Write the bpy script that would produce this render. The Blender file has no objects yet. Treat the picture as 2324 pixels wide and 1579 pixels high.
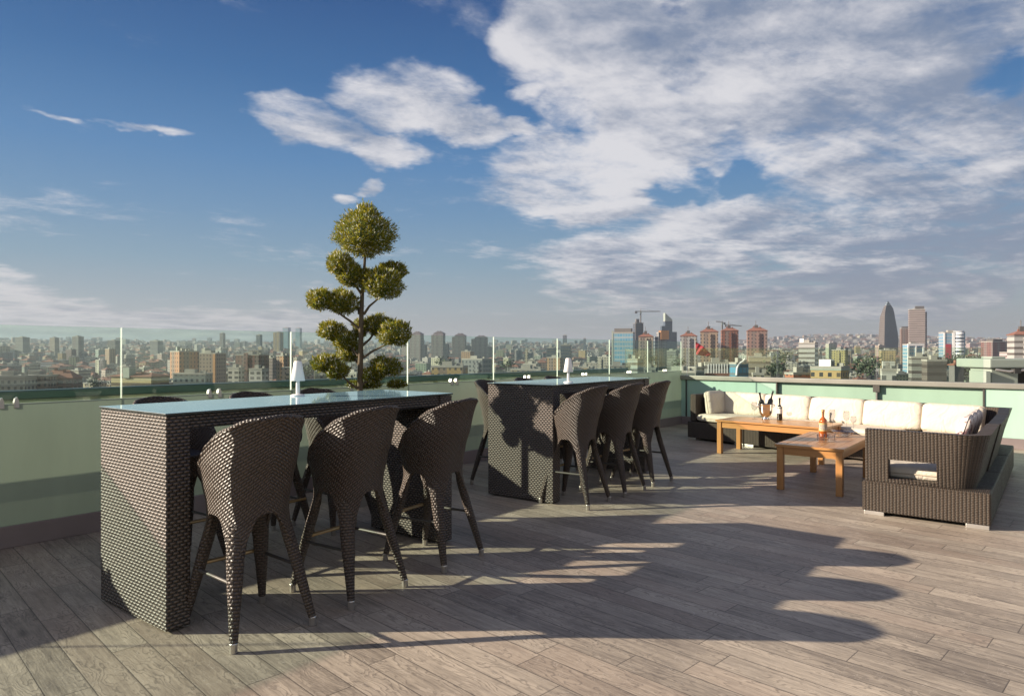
import bpy, math, random
from math import sin, cos, pi, radians, atan2, hypot, floor
from mathutils import Vector, Matrix, noise as mnoise
random.seed(7)
S = bpy.context.scene
COL = S.collection

# ------------------------------------------------------------------ node helper
class X:
    """a socket with arithmetic, so that node trees can be written as formulas"""
    def __init__(self, t, s): self.t = t; self.s = s
    def _m(self, op, *a, clamp=False):
        n = self.t.nodes.new('ShaderNodeMath'); n.operation = op; n.use_clamp = clamp
        for i, q in enumerate((self,) + a):
            if isinstance(q, X): self.t.links.new(q.s, n.inputs[i])
            else: n.inputs[i].default_value = q
        return X(self.t, n.outputs[0])
    def __add__(self, o): return self._m('ADD', o)
    __radd__ = __add__
    def __sub__(self, o): return self._m('SUBTRACT', o)
    def __rsub__(self, o): return self._m('MULTIPLY', -1.0)._m('ADD', o)
    def __mul__(self, o): return self._m('MULTIPLY', o)
    __rmul__ = __mul__
    def __truediv__(self, o): return self._m('DIVIDE', o)
    def floor(self): return self._m('FLOOR')
    def fract(self): return self._m('FRACT')
    def sin(self): return self._m('SINE')
    def abs(self): return self._m('ABSOLUTE')
    def pow(self, o): return self._m('POWER', o)
    def mod(self, o): return self._m('FLOORED_MODULO', o)
    def max(self, o): return self._m('MAXIMUM', o)
    def min(self, o): return self._m('MINIMUM', o)
    def lt(self, o): return self._m('LESS_THAN', o)
    def gt(self, o): return self._m('GREATER_THAN', o)
    def clamp(self): return self._m('ADD', 0.0, clamp=True)
    def step(self, lo, hi):
        n = self.t.nodes.new('ShaderNodeMapRange'); n.interpolation_type = 'SMOOTHSTEP'
        self.t.links.new(self.s, n.inputs[0]); n.inputs[1].default_value = lo; n.inputs[2].default_value = hi
        return X(self.t, n.outputs[0])
def xyz(t, s):
    n = t.nodes.new('ShaderNodeSeparateXYZ'); t.links.new(s, n.inputs[0])
    return [X(t, o) for o in n.outputs]
def vec(t, *a):
    n = t.nodes.new('ShaderNodeCombineXYZ')
    for i, q in enumerate(a):
        if isinstance(q, X): t.links.new(q.s, n.inputs[i])
        else: n.inputs[i].default_value = q
    return n.outputs[0]
def noise(t, v, scale=1.0, detail=4.0, rough=0.55, dist=0.0):
    n = t.nodes.new('ShaderNodeTexNoise')
    if v is not None: t.links.new(v, n.inputs['Vector'])
    n.inputs['Scale'].default_value = scale; n.inputs['Detail'].default_value = detail
    n.inputs['Roughness'].default_value = rough; n.inputs['Distortion'].default_value = dist
    return X(t, n.outputs[0])
def white(t, v):
    n = t.nodes.new('ShaderNodeTexWhiteNoise'); t.links.new(v, n.inputs['Vector'])
    return X(t, n.outputs['Value'])
def mix(t, f, a, b, mode='MIX'):
    n = t.nodes.new('ShaderNodeMix'); n.data_type = 'RGBA'; n.blend_type = mode
    for s, q in ((n.inputs[0], f), (n.inputs[6], a), (n.inputs[7], b)):
        if isinstance(q, X): t.links.new(q.s, s)
        elif hasattr(q, 'is_linked'): t.links.new(q, s)
        elif isinstance(q, (int, float)): s.default_value = q
        else: s.default_value = (*q[:3], 1)
    return n.outputs[2]
def tc(t, which='Object'):
    for n in t.nodes:
        if n.type == 'TEX_COORD': return n.outputs[which]
    return t.nodes.new('ShaderNodeTexCoord').outputs[which]

# ------------------------------------------------------------------ camera, sky, sun
# frame of reference: camera over the origin, +Y into the picture, +X right, deck at z = 0
F, CX, HY, EYE = 1550.0, 1162.0, 797.0, 1.41        # lens in pixels of a 2324 x 1579 frame, horizon row, eye height
cam_d = bpy.data.cameras.new('camera'); cam = bpy.data.objects.new('camera', cam_d); COL.objects.link(cam)
cam.location = (0, 0, EYE); cam.rotation_euler = (radians(90), 0, 0)
cam_d.sensor_width = 36; cam_d.lens = 36 * F / 2324; cam_d.shift_y = (HY - 789.5) / 2324
cam_d.clip_end = 20000; cam_d.clip_start = 0.05
S.camera = cam
S.view_settings.view_transform = 'Standard'; S.view_settings.look = 'None'
S.view_settings.exposure = 1.25; S.view_settings.gamma = 1.0
S.render.engine = 'CYCLES'
S.cycles.max_bounces = 8; S.cycles.diffuse_bounces = 3; S.cycles.glossy_bounces = 3; S.cycles.transparent_max_bounces = 24
S.cycles.volume_bounces = 0; S.cycles.caustics_reflective = False; S.cycles.caustics_refractive = False
S.cycles.sample_clamp_indirect = 4.0
S.cycles.use_denoising = True

SUN_EL = radians(20.3); SUN_DIR = Vector((-cos(SUN_EL) * 0.9996, -cos(SUN_EL) * 0.028, sin(SUN_EL)))   # towards the sun
sd = bpy.data.lights.new('sun', 'SUN'); sd.energy = 5.0; sd.angle = radians(0.55); sd.color = (1.0, 0.86, 0.68)
so = bpy.data.objects.new('sun', sd); COL.objects.link(so); so.location = (-20, 0, 20)
so.rotation_euler = SUN_DIR.to_track_quat('Z', 'Y').to_euler()

def px_dir(px, py): return ((px - CX) / F, 1.0, (HY - py) / F)
def px_az(px, py):
    x, y, z = px_dir(px, py); return atan2(x, y), atan2(z, hypot(x, y))
w = bpy.data.worlds.new('World'); S.world = w; w.use_nodes = True
wt = w.node_tree; wt.nodes.clear()
SKY = 0.10
sky = wt.nodes.new('ShaderNodeTexSky'); sky.sky_type = 'NISHITA'; sky.sun_disc = False
sky.sun_elevation = SUN_EL; sky.sun_rotation = atan2(SUN_DIR.x, SUN_DIR.y); sky.air_density = 1.0; sky.dust_density = 0.5; sky.ozone_density = 2.0; sky.altitude = 100
d = tc(wt, 'Generated'); dx, dy, dz = xyz(wt, d)
az = dx._m('ARCTAN2', dy); el = dz._m('ARCSINE')
pz = dz.max(0.0) + 0.10
cu, cv = dx / pz, dy / pz
streak = cu * 0.80 + cv * 0.6; cross = cu * -0.6 + cv * 0.80
warp = noise(wt, vec(wt, cu, cv, 3.0), 1.1, 4) - 0.5
def cloud_noise(a, b):
    s_, c_ = a * 0.80 + b * 0.6, a * -0.6 + b * 0.80
    n1 = noise(wt, vec(wt, s_ * 0.50, c_ * 1.3, 0.7), 1.0, 8, 0.60, 0.6)
    n2 = noise(wt, vec(wt, a * 2.6, b * 2.6, 5.1), 1.0, 8, 0.62, 0.25)
    n3 = (noise(wt, vec(wt, s_ * 5.5, c_ * 8.0, 2.1), 1.0, 6, 0.62, 0.5) - 0.5).abs() * -1.0 + 0.62
    return n1 * 0.42 + n2 * 0.40 + n3 * 0.18
fb = cloud_noise(cu, cv)
fbs = cloud_noise(cu - 0.16, cv - 0.03)                                   # the same field a little towards the sun: gives the puffs a lit side
wn1 = noise(wt, vec(wt, az * 5.0, el * 9.0, 1.3), 1.0, 5, 0.6) - 0.5
wn2 = noise(wt, vec(wt, az * 5.0, el * 9.0, 8.3), 1.0, 5, 0.6) - 0.5
waz = az + wn1 * 0.16; wel = el + wn2 * 0.10
blobs = [  # px, py, half width, half height, tilt, weight : the cloud groups, by direction
    (660, 250, 150, 62, -8, 1.3), (905, 205, 220, 92, 6, 1.3), (760, 290, 120, 50, -10, 1.1), (850, 325, 130, 50, -8, 1.2), (1055, 262, 150, 58, -14, 1.15), (1190, 292, 90, 26, -8, 0.85),
    (842, 406, 42, 20, 0, 0.85), (772, 424, 44, 15, -6, 0.8), (330, 304, 125, 15, -4, 0.75), (145, 266, 50, 7, -8, 0.3), (535, 203, 26, 12, 0, 0.6),
    (1270, 60, 130, 120, 0, 1.0), (1500, 150, 290, 290, 0, 1.5), (1330, 390, 250, 130, 6, 1.3), (2000, 60, 620, 330, 0, 1.8), (1450, 640, 260, 60, 6, 0.7),
    (1560, 560, 420, 110, 8, 1.05), (2020, 430, 520, 150, 18, 1.5), (2200, 560, 400, 160, 8, 1.5), (1780, 680, 520, 60, 2, 0.8), (2500, 300, 300, 300, 0, 1.3),
    (60, 690, 420, 62, -3, 0.95), (420, 715, 420, 42, -3, 0.75), (740, 650, 40, 16, 0, 0.5), (1240, 210, 50, 36, 0, 0.7)]
holes = [(1660, 415, 95, 38, 12, 1.0), (1565, 412, 40, 22, 0, 0.8), (1500, 445, 55, 20, 0, 0.7), (2265, 190, 120, 75, 30, 1.3), (1545, 15, 60, 36, 0, 0.8), (1250, 500, 90, 26, 0, 0.6), (1310, 265, 40, 60, 10, 0.7)]
def blob(px, py, hw, hh, tilt, wgt):
    a0, e0 = px_az(px, py); c2 = cos(a0) ** 2
    sx = hw / F * c2; sy = hh / F * cos(a0)
    q, r = waz - a0, wel - e0; ct, st = cos(radians(tilt)), sin(radians(tilt))
    u, v = (q * ct + r * st) * (1 / sx), (r * ct - q * st) * (1 / sy)
    return (1.0 - (u * u + v * v)).max(-0.6) * wgt
D = None
for b in blobs: D = blob(*b) if D is None else D.max(blob(*b))
H = None
for b in holes: H = blob(*b) if H is None else H.max(blob(*b))
front = dy.step(-0.2, 0.25)                                         # behind the viewer: unseen cloud cover added to fill the shade
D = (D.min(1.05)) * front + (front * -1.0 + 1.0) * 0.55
dens = D.min(0.78) * 0.86 - H.max(0.0) * 0.62 + (fb - 0.515) * 4.3 + warp * 0.25
alpha = dens.step(-0.06, 0.74)
low = noise(wt, vec(wt, cu * 0.55, cv * 0.9, 9.0), 1.0, 4, 0.55, 0.4)
lit = ((fb - fbs) * 4.2 + (low - 0.5) * 2.2 + 0.60 - dens.max(0.0) * 0.22 + (0.20 - az) * 0.50).step(0.0, 1.0)
cc = mix(wt, lit, (1.02, 1.24, 1.70), (3.2, 3.15, 3.25))
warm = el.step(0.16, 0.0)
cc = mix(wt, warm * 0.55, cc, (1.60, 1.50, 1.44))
cc = mix(wt, front * -1.0 + 1.0, cc, (2.5, 2.05, 1.7))                    # bright warm tone of the added rear cloud, lifts the terrace shade
hs = wt.nodes.new('ShaderNodeHueSaturation'); hs.inputs['Saturation'].default_value = 1.12; hs.inputs['Value'].default_value = 1.0
wt.links.new(sky.outputs[0], hs.inputs['Color'])
rp = wt.nodes.new('ShaderNodeValToRGB'); wt.links.new((el * (1 / radians(40))).clamp().s, rp.inputs[0])
def lin(c): return [((v / 255 + .055) / 1.055) ** 2.4 if v > 10 else v / 3295 for v in c]
stops = [(-.1, (170, 168, 168)), (1.4, (172, 171, 170)), (3.5, (166, 176, 182)), (7, (140, 168, 188)), (11, (116, 154, 190)), (15, (94, 140, 188)), (21, (66, 114, 168)), (27, (50, 92, 148)), (40, (27, 62, 118))]
for k, (a_, c_) in enumerate(stops):
    e_ = rp.color_ramp.elements[k] if k < 2 and k == 0 else (rp.color_ramp.elements.new(max(0, a_ / 40)) if k < len(stops) - 1 else rp.color_ramp.elements[-1])
    e_.position = max(0, a_ / 40); e_.color = (*[v * 0.92 / 2.378 / SKY / 4 for v in lin(c_)], 1)
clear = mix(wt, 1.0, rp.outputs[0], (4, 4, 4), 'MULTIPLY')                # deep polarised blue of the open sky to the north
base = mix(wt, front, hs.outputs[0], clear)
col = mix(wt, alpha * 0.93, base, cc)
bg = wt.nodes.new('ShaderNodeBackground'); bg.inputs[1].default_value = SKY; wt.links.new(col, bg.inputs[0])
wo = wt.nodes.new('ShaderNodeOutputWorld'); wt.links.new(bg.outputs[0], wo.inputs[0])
w.cycles.sampling_method = 'MANUAL'; w.cycles.sample_map_resolution = 1024

# ------------------------------------------------------------------ mesh builder
class MB:
    def __init__(self): self.v = []; self.f = []; self.uv = []; self.m = []; self.s = []
    def quad(self, pts, uvs=None, mat=0, smooth=False):
        b = len(self.v); self.v += [tuple(p) for p in pts]; self.f.append(list(range(b, b + len(pts))))
        self.uv.append(uvs or [(0, 0)] * len(pts)); self.m.append(mat); self.s.append(smooth)
    def grid(self, P, UV=None, mat=0, smooth=True, flip=False, mask=None):
        n, m = len(P), len(P[0]); b = len(self.v)
        for r in P: self.v += [tuple(p) for p in r]
        for i in range(n - 1):
            for j in range(m - 1):
                if mask and not mask(i, j): continue
                ids = [(i, j), (i + 1, j), (i + 1, j + 1), (i, j + 1)]
                if flip: ids = ids[::-1]
                self.f.append([b + a * m + c for a, c in ids])
                self.uv.append([UV[a][c] if UV else (0, 0) for a, c in ids]); self.m.append(mat); self.s.append(smooth)
    def box(self, x0, x1, y0, y1, z0, z1, M=None, mat=0, edge=None, skip=()):
        T = (lambda p: M @ Vector(p)) if M else (lambda p: p)
        p = [T((x, y, z)) for z in (z0, z1) for y in (y0, y1) for x in (x0, x1)]
        dx_, dy_, dz_ = x1 - x0, y1 - y0, z1 - z0
        fs = {'-y': ((0, 1, 5, 4), dx_, dz_, x0, z0), '+y': ((3, 2, 6, 7), dx_, dz_, -x1, z0), '-x': ((2, 0, 4, 6), dy_, dz_, -y1, z0), '+x': ((1, 3, 7, 5), dy_, dz_, y0, z0),
              '+z': ((4, 5, 7, 6), dx_, dy_, x0, y0), '-z': ((2, 3, 1, 0), dx_, dy_, x0, y0)}
        for k, (ids, a, c, u0, v0) in fs.items():
            if k in skip: continue
            self.quad([p[i] for i in ids], [(u0, v0), (u0 + a, v0), (u0 + a, v0 + c), (u0, v0 + c)], edge.get(k, edge.get(k[1], mat)) if edge else mat)
    def prism(self, poly, z0, z1, mat=0, top=None, M=None):
        n = len(poly); u = 0.0; z = lambda p, h: ((M @ Vector((p[0], p[1], h))) if M else (p[0], p[1], h))
        for i in range(n):
            a, c = poly[i], poly[(i + 1) % n]; L = hypot(c[0] - a[0], c[1] - a[1])
            self.quad([z(a, z0), z(c, z0), z(c, z1), z(a, z1)], [(u, z0), (u + L, z0), (u + L, z1), (u, z1)], mat); u += L
        self.quad([z(p, z1) for p in poly], [(p[0], p[1]) for p in poly], mat if top is None else top)
        self.quad([z(p, z0) for p in poly[::-1]], [(p[0], p[1]) for p in poly[::-1]], mat)
    def tube(self, path, rad, n=10, caps=True, mat=0, uvs=None, ax=None):
        """rad: number or list of numbers / (ra, rb) pairs; ax: fixed direction of the ra axis"""
        path = [Vector(p) for p in path]; k = len(path)
        rad = [rad] * k if isinstance(rad, (int, float)) else rad
        rings = []; UV = []; L = 0.0; ref = Vector(ax) if ax else None
        for i, p in enumerate(path):
            t = (path[min(i + 1, k - 1)] - path[max(i - 1, 0)]).normalized()
            a = (ref if ref else (Vector((0, 0, 1)) if abs(t.z) < 0.9 else Vector((1, 0, 0))))
            a = (a - t * a.dot(t)).normalized(); c = t.cross(a)
            if not ax: ref = a
            ra, rb = rad[i] if isinstance(rad[i], (tuple, list)) else (rad[i], rad[i])
            if i: L += (p - path[i - 1]).length
            rings.append([p + a * (ra * cos(2 * pi * j / n)) + c * (rb * sin(2 * pi * j / n)) for j in range(n + 1)])
            UV.append([(j / n * 2 * pi * 0.5 * (ra + rb) * (uvs or 1), L) for j in range(n + 1)])
        self.grid(rings, UV, mat, True, flip=True)
        if caps:
            self.quad(rings[0][:n][::-1], None, mat); self.quad(rings[-1][:n], None, mat)
    def lathe(self, prof, n=20, c=(0, 0, 0), mat=0, M=None):
        T = (lambda p: M @ Vector(p)) if M else (lambda p: p)
        R = [[T((c[0] + r * cos(2 * pi * j / n), c[1] + r * sin(2 * pi * j / n), c[2] + h)) for j in range(n + 1)] for r, h in prof]
        U = [[(j / n, h) for j in range(n + 1)] for r, h in prof]
        self.grid(R, U, mat, True, flip=True)
    def sheet(self, fn, nu, nv, mask=None, mat=0):
        """thick sheet: fn(i, j) -> outer, inner, uv ; skirts close its rims and any holes left by mask"""
        G = [[fn(i, j) for j in range(nv + 1)] for i in range(nu + 1)]
        O = [[g[0] for g in r] for r in G]; I = [[g[1] for g in r] for r in G]; U = [[g[2] for g in r] for r in G]
        self.grid(O, U, mat, True, False, mask); self.grid(I, U, mat, True, True, mask)
        on = lambda i, j: 0 <= i < nu and 0 <= j < nv and (mask is None or mask(i, j))
        for i in range(nu):
            for j in range(nv):
                if not on(i, j): continue
                for (di, dj, a, c) in ((-1, 0, (i, j + 1), (i, j)), (1, 0, (i + 1, j), (i + 1, j + 1)), (0, -1, (i, j), (i + 1, j)), (0, 1, (i + 1, j + 1), (i, j + 1))):
                    if on(i + di, j + dj): continue
                    if (Vector(O[a[0]][a[1]]) - Vector(O[c[0]][c[1]])).length < 1e-6: continue
                    self.quad([O[a[0]][a[1]], I[a[0]][a[1]], I[c[0]][c[1]], O[c[0]][c[1]]], [U[a[0]][a[1]], (U[a[0]][a[1]][0] + .02, U[a[0]][a[1]][1]), (U[c[0]][c[1]][0] + .02, U[c[0]][c[1]][1]), U[c[0]][c[1]]], mat, True)
    def build(self, name, mats, parent=None, bevel=0.0, weld=False, loc=None, subsurf=0):
        me = bpy.data.meshes.new(name); me.from_pydata(self.v, [], self.f)
        ul = me.uv_layers.new(name='UVMap'); ul.data.foreach_set('uv', [c for f in self.uv for p in f for c in p])
        for m in (mats if isinstance(mats, (list, tuple)) else [mats]): me.materials.append(m)
        me.polygons.foreach_set('material_index', self.m); me.polygons.foreach_set('use_smooth', self.s)
        me.update()
        o = bpy.data.objects.new(name, me); COL.objects.link(o)
        if parent: o.parent = parent
        if loc: o.location = loc
        if weld or bevel:
            md = o.modifiers.new('weld', 'WELD'); md.merge_threshold = 0.0004
        if bevel:
            md = o.modifiers.new('bevel', 'BEVEL'); md.width = bevel; md.segments = 2; md.limit_method = 'ANGLE'; md.angle_limit = radians(40)
        if subsurf:
            md = o.modifiers.new('sub', 'SUBSURF'); md.levels = md.render_levels = subsurf
        return o
def tag(o, label=None, cat=None, group=None, kind=None):
    if label: o['label'] = label
    if cat: o['category'] = cat
    if group: o['group'] = group
    if kind: o['kind'] = kind
    return o
def empty(name, loc, rz=0.0, label=None, cat=None, group=None):
    o = bpy.data.objects.new(name, None); COL.objects.link(o); o.location = loc; o.rotation_euler = (0, 0, rz); o.empty_display_size = 0.1
    return tag(o, label, cat, group)
def copy_tree(o, parent=None):
    c = o.copy(); COL.objects.link(c)
    if parent: c.parent = parent
    for ch in list(o.children): copy_tree(ch, c)
    return c
def lerp_table(tab, x):
    if x <= tab[0][0]: return tab[0][1]
    for (a, b), (c, e) in zip(tab, tab[1:]):
        if x <= c:
            k = (x - a) / (c - a); k = k * k * (3 - 2 * k) * 0.5 + k * 0.5; return b + (e - b) * k
    return tab[-1][1]
def floor_pt(px, py, h=0.0):
    y = (EYE - h) * F / (py - HY); return Vector(((px - CX) / F * y, y, h))
def rotz(a, loc=(0, 0, 0)): return Matrix.Translation(loc) @ Matrix.Rotation(a, 4, 'Z')

# ------------------------------------------------------------------ materials
def new_mat(name):
    m = bpy.data.materials.new(name); m.use_nodes = True; t = m.node_tree
    return m, t, t.nodes['Principled BSDF'], t.nodes['Material Output']
def setp(t, p, key, q):
    s = p.inputs[key]
    if isinstance(q, X): t.links.new(q.s, s)
    elif hasattr(q, 'is_linked'): t.links.new(q, s)
    elif isinstance(q, (int, float)): s.default_value = q
    else: s.default_value = (*q[:3], 1)
def bump(t, p, h, strength=0.5, dist=0.01):
    n = t.nodes.new('ShaderNodeBump'); n.inputs['Strength'].default_value = strength; n.inputs['Distance'].default_value = dist
    t.links.new(h.s, n.inputs['Height']); t.links.new(n.outputs[0], p.inputs['Normal'])
def plain(name, c, rough=0.5, metal=0.0, vary=0.12, scale=6.0, bmp=0.0, spec=0.5, emit=None, coat=0.0):
    m, t, p, o = new_mat(name)
    n = noise(t, tc(t), scale, 5, 0.6)
    k = n * (2 * vary) + (1 - vary)
    setp(t, p, 'Base Color', mix(t, 1.0, c, vec(t, k, k, k), 'MULTIPLY'))
    setp(t, p, 'Roughness', (n * 0.25 + (rough - 0.12)).clamp()); setp(t, p, 'Metallic', metal); setp(t, p, 'Specular IOR Level', spec)
    if coat: setp(t, p, 'Coat Weight', coat); setp(t, p, 'Coat Roughness', 0.08)
    if bmp: bump(t, p, noise(t, tc(t), scale * 6, 4), bmp, 0.004)
    return m
def wicker(name, pu, pv, lightc, darkc, chev=0.0, rough=0.34, stakes=0.0, gap=(0.02, 0.55), spec=0.6, pw=0.7):
    m, t, p, o = new_mat(name)
    u, v, _ = xyz(t, tc(t, 'UV'))
    if chev: v = v + u.abs() * chev
    r = v * (1 / pv); j = r.floor(); fv = r.fract(); q = u * (1 / pu) + j.mod(2.0) * (0.12 if stakes else 0.5)
    a = (q * pi).sin().abs(); b = (fv * pi).sin()
    h = a.pow(pw) * b.pow(pw)
    tone = white(t, vec(t, q.floor(), j, 0.5)); big = noise(t, tc(t), 3.0, 3)
    c = mix(t, tone * 0.5 + big * 0.5, [x * 0.72 for x in lightc], [min(1, x * 1.3) for x in lightc])
    if stakes:
        gs = (u * (1 / pu) * pi).sin().abs().step(0.0, 0.45); h = h * (gs * stakes + (1 - stakes))
    c = mix(t, h.step(*gap), darkc, c)
    setp(t, p, 'Base Color', c); setp(t, p, 'Roughness', tone * 0.16 + rough); setp(t, p, 'Specular IOR Level', spec)
    bump(t, p, h, 1.0, min(pu, pv) * 0.40)
    return m
def clear_glass(name, tint, gloss=1.0, ior=1.5, rough=0.0):
    m, t, p, o = new_mat(name); t.nodes.remove(p)
    tr = t.nodes.new('ShaderNodeBsdfTransparent'); tr.inputs[0].default_value = (*tint, 1)
    gl = t.nodes.new('ShaderNodeBsdfGlossy'); gl.inputs['Roughness'].default_value = rough
    g = t.nodes.new('ShaderNodeNewGeometry'); vm = t.nodes.new('ShaderNodeVectorMath'); vm.operation = 'DOT_PRODUCT'
    t.links.new(g.outputs['Normal'], vm.inputs[0]); t.links.new(g.outputs['Incoming'], vm.inputs[1])
    k = ((X(t, vm.outputs['Value']).abs() * -1.0 + 1.0).clamp().pow(5.0) * 0.96 + 0.04) * gloss   # Schlick reflectance, the same from both sides
    ms = t.nodes.new('ShaderNodeMixShader'); t.links.new(k.clamp().s, ms.inputs[0]); t.links.new(tr.outputs[0], ms.inputs[1]); t.links.new(gl.outputs[0], ms.inputs[2])
    t.links.new(ms.outputs[0], o.inputs[0])
    return m
def frosted(name, c, trans, gl=0.12, clear=0.0):
    m, t, p, o = new_mat(name)
    sx, sy, sz = xyz(t, tc(t)); n = noise(t, vec(t, sx * 2.2, sy * 2.2, sz * 0.45), 1.0, 6, 0.62); k = n * 0.36 + 0.82
    cc = mix(t, 1.0, c, vec(t, k, k, k), 'MULTIPLY')
    setp(t, p, 'Base Color', cc); setp(t, p, 'Roughness', n * 0.12 + 0.16); setp(t, p, 'Specular IOR Level', gl * 4)
    tl = t.nodes.new('ShaderNodeBsdfTranslucent'); t.links.new(cc, tl.inputs[0])
    ms = t.nodes.new('ShaderNodeMixShader'); ms.inputs[0].default_value = trans
    t.links.new(p.outputs[0], ms.inputs[1]); t.links.new(tl.outputs[0], ms.inputs[2]); t.links.new(ms.outputs[0], o.inputs[0])
    if clear:
        tr = t.nodes.new('ShaderNodeBsdfTransparent'); m2 = t.nodes.new('ShaderNodeMixShader'); m2.inputs[0].default_value = clear
        t.links.new(ms.outputs[0], m2.inputs[1]); t.links.new(tr.outputs[0], m2.inputs[2]); t.links.new(m2.outputs[0], o.inputs[0])
    return m
def deck_mat():
    m, t, p, o = new_mat('weathered_planks')
    x, y, _ = xyz(t, tc(t)); k = 0.70711
    u = x * k - y * k; v = x * k + y * k; W, L = 0.156, 1.24
    row = (v / W).floor(); fv = (v / W).fract(); off = white(t, vec(t, row, 4.0, 1.0)) * L
    ul = (u + off) / L; colm = ul.floor(); fu = ul.fract()
    rnd = white(t, vec(t, row, colm, 2.0)); rn2 = white(t, vec(t, colm, row, 7.0))
    gu = u + rnd * 41.0; gv = v + rn2 * 17.0
    wob = noise(t, vec(t, gu * 2.2, gv * 7.0, rnd * 9.0), 1.0, 4, 0.5)
    rings = ((wob * 17.0 + gv * 26.0).fract() - 0.5).abs() * 2.0
    fine = noise(t, vec(t, gu * 6.0, gv * 120.0, rnd), 1.0, 5, 0.65)
    blot = noise(t, vec(t, x * 1.1, y * 1.1, 0.0), 1.0, 6, 0.62)
    blot2 = noise(t, vec(t, gu * 3.0, gv * 9.0, 3.0), 1.0, 5, 0.6)
    mid = noise(t, vec(t, gu * 4.0, gv * 42.0, rnd * 5.0), 1.0, 5, 0.7)
    tone = rnd * 0.24 + fine * 0.50 + mid * 0.95 + blot * 0.85 + blot2 * 0.60 - 1.06
    c = mix(t, tone.clamp(), (0.070, 0.058, 0.051), (0.545, 0.465, 0.375))
    c = mix(t, rn2.gt(0.68) * 0.22, c, (0.30, 0.215, 0.165))
    c = mix(t, rings.step(0.55, 1.0) * 0.55 * blot2.step(0.40, 0.58), c, (0.085, 0.072, 0.064))
    scr = noise(t, vec(t, x * 0.9 + y * 2.0, y * 0.9 - x * 1.4, 2.2), 2.2, 3, 0.5, 2.5); line = ((scr - 0.5).abs() * -1.0 + 0.0035).gt(0.0)
    c = mix(t, line * 0.22, c, (0.62, 0.56, 0.50))
    gr = ((fv - 0.5).abs().gt(0.5 - 0.0019 / W)).max((fu - 0.5).abs().gt(0.5 - 0.0016 / L))
    grs = ((fv - 0.5).abs().gt(0.5 - 0.0055 / W)).max((fu - 0.5).abs().gt(0.5 - 0.004 / L))
    c = mix(t, grs * 0.22, c, (0.10, 0.085, 0.075)); c = mix(t, gr * 0.75, c, (0.028, 0.024, 0.021))
    setp(t, p, 'Base Color', c); setp(t, p, 'Roughness', (blot2 * 0.3 + fine * 0.25 + 0.26).clamp()); setp(t, p, 'Specular IOR Level', 0.42)
    bump(t, p, fine * 0.35 + mid * 0.4 + rings * 0.15 - grs * 1.6, 0.55, 0.003)
    return m
def wood(name, a, b, rough=0.34):
    m, t, p, o = new_mat(name)
    u, v, _ = xyz(t, tc(t, 'UV'))
    n = noise(t, vec(t, u * 3.0, v * 60.0, 0.0), 1.0, 6, 0.6); n2 = noise(t, vec(t, u * 1.6, v * 9.0, 4.0), 1.0, 4)
    setp(t, p, 'Base Color', mix(t, n * 0.55 + n2 * 0.95 - 0.26, a, b)); setp(t, p, 'Roughness', n * 0.2 + rough - 0.1)
    bump(t, p, n, 0.12, 0.002); setp(t, p, 'Coat Weight', 0.25); setp(t, p, 'Coat Roughness', 0.25)
    return m
def facade(name, fh=3.1, bay=3.0, ww=0.45, wh=0.5, wc=(0.030, 0.036, 0.045), per_island=False, base=None, glassy=False, stripe=0.0, wrough=0.12):
    """painted or glazed wall, storeys fh tall and bays wide; wall colour = the object's own colour"""
    m, t, p, o = new_mat(name)
    u, v, _ = xyz(t, tc(t, 'UV'))
    if per_island:
        g = t.nodes.new('ShaderNodeNewGeometry'); r = X(t, g.outputs['Random Per Island'])
        cr = t.nodes.new('ShaderNodeValToRGB'); t.links.new(r.s, cr.inputs[0]); e = cr.color_ramp; e.interpolation = 'CONSTANT'
        pal = [(0.192, 0.160, 0.128), (0.112, 0.108, 0.108), (0.240, 0.216, 0.184), (0.152, 0.104, 0.084), (0.320, 0.300, 0.276), (0.168, 0.120, 0.096), (0.192, 0.188, 0.184), (0.088, 0.086, 0.088), (0.232, 0.172, 0.120), (0.248, 0.232, 0.220)]
        while len(e.elements) < len(pal): e.elements.new(0.5)
        for i, c in enumerate(pal): e.elements[i].position = i / len(pal); e.elements[i].color = (*c, 1)
        wall = cr.outputs[0]
    else:
        oi = t.nodes.new('ShaderNodeObjectInfo'); wall = oi.outputs['Color']; r = X(t, oi.outputs['Random'])
    fl = v / fh; ba = u / bay
    ju = ba.fract(); jv = fl.fract()
    win = ju.gt(0.5 - ww / 2) * ju.lt(0.5 + ww / 2) * jv.gt(0.28) * jv.lt(0.28 + wh)
    rw = white(t, vec(t, ba.floor(), fl.floor(), r * 31.0))
    n = noise(t, tc(t), 0.15, 4); k = n * 0.34 + 0.83
    c = mix(t, 1.0, wall, vec(t, k, k, k), 'MULTIPLY')
    band = jv.lt(0.10) * (0.35 if not glassy else 0.15)
    c = mix(t, band, c, (0.10, 0.095, 0.09))
    if stripe: c = mix(t, (ba * 0.25).fract().gt(0.62) * stripe, c, (0.16, 0.13, 0.12))
    c = mix(t, win * (rw * 0.35 + 0.65), c, wc)
    setp(t, p, 'Base Color', c); setp(t, p, 'Roughness', win * (wrough - 0.75) + 0.75); setp(t, p, 'Specular IOR Level', 0.5)
    return m
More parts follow.
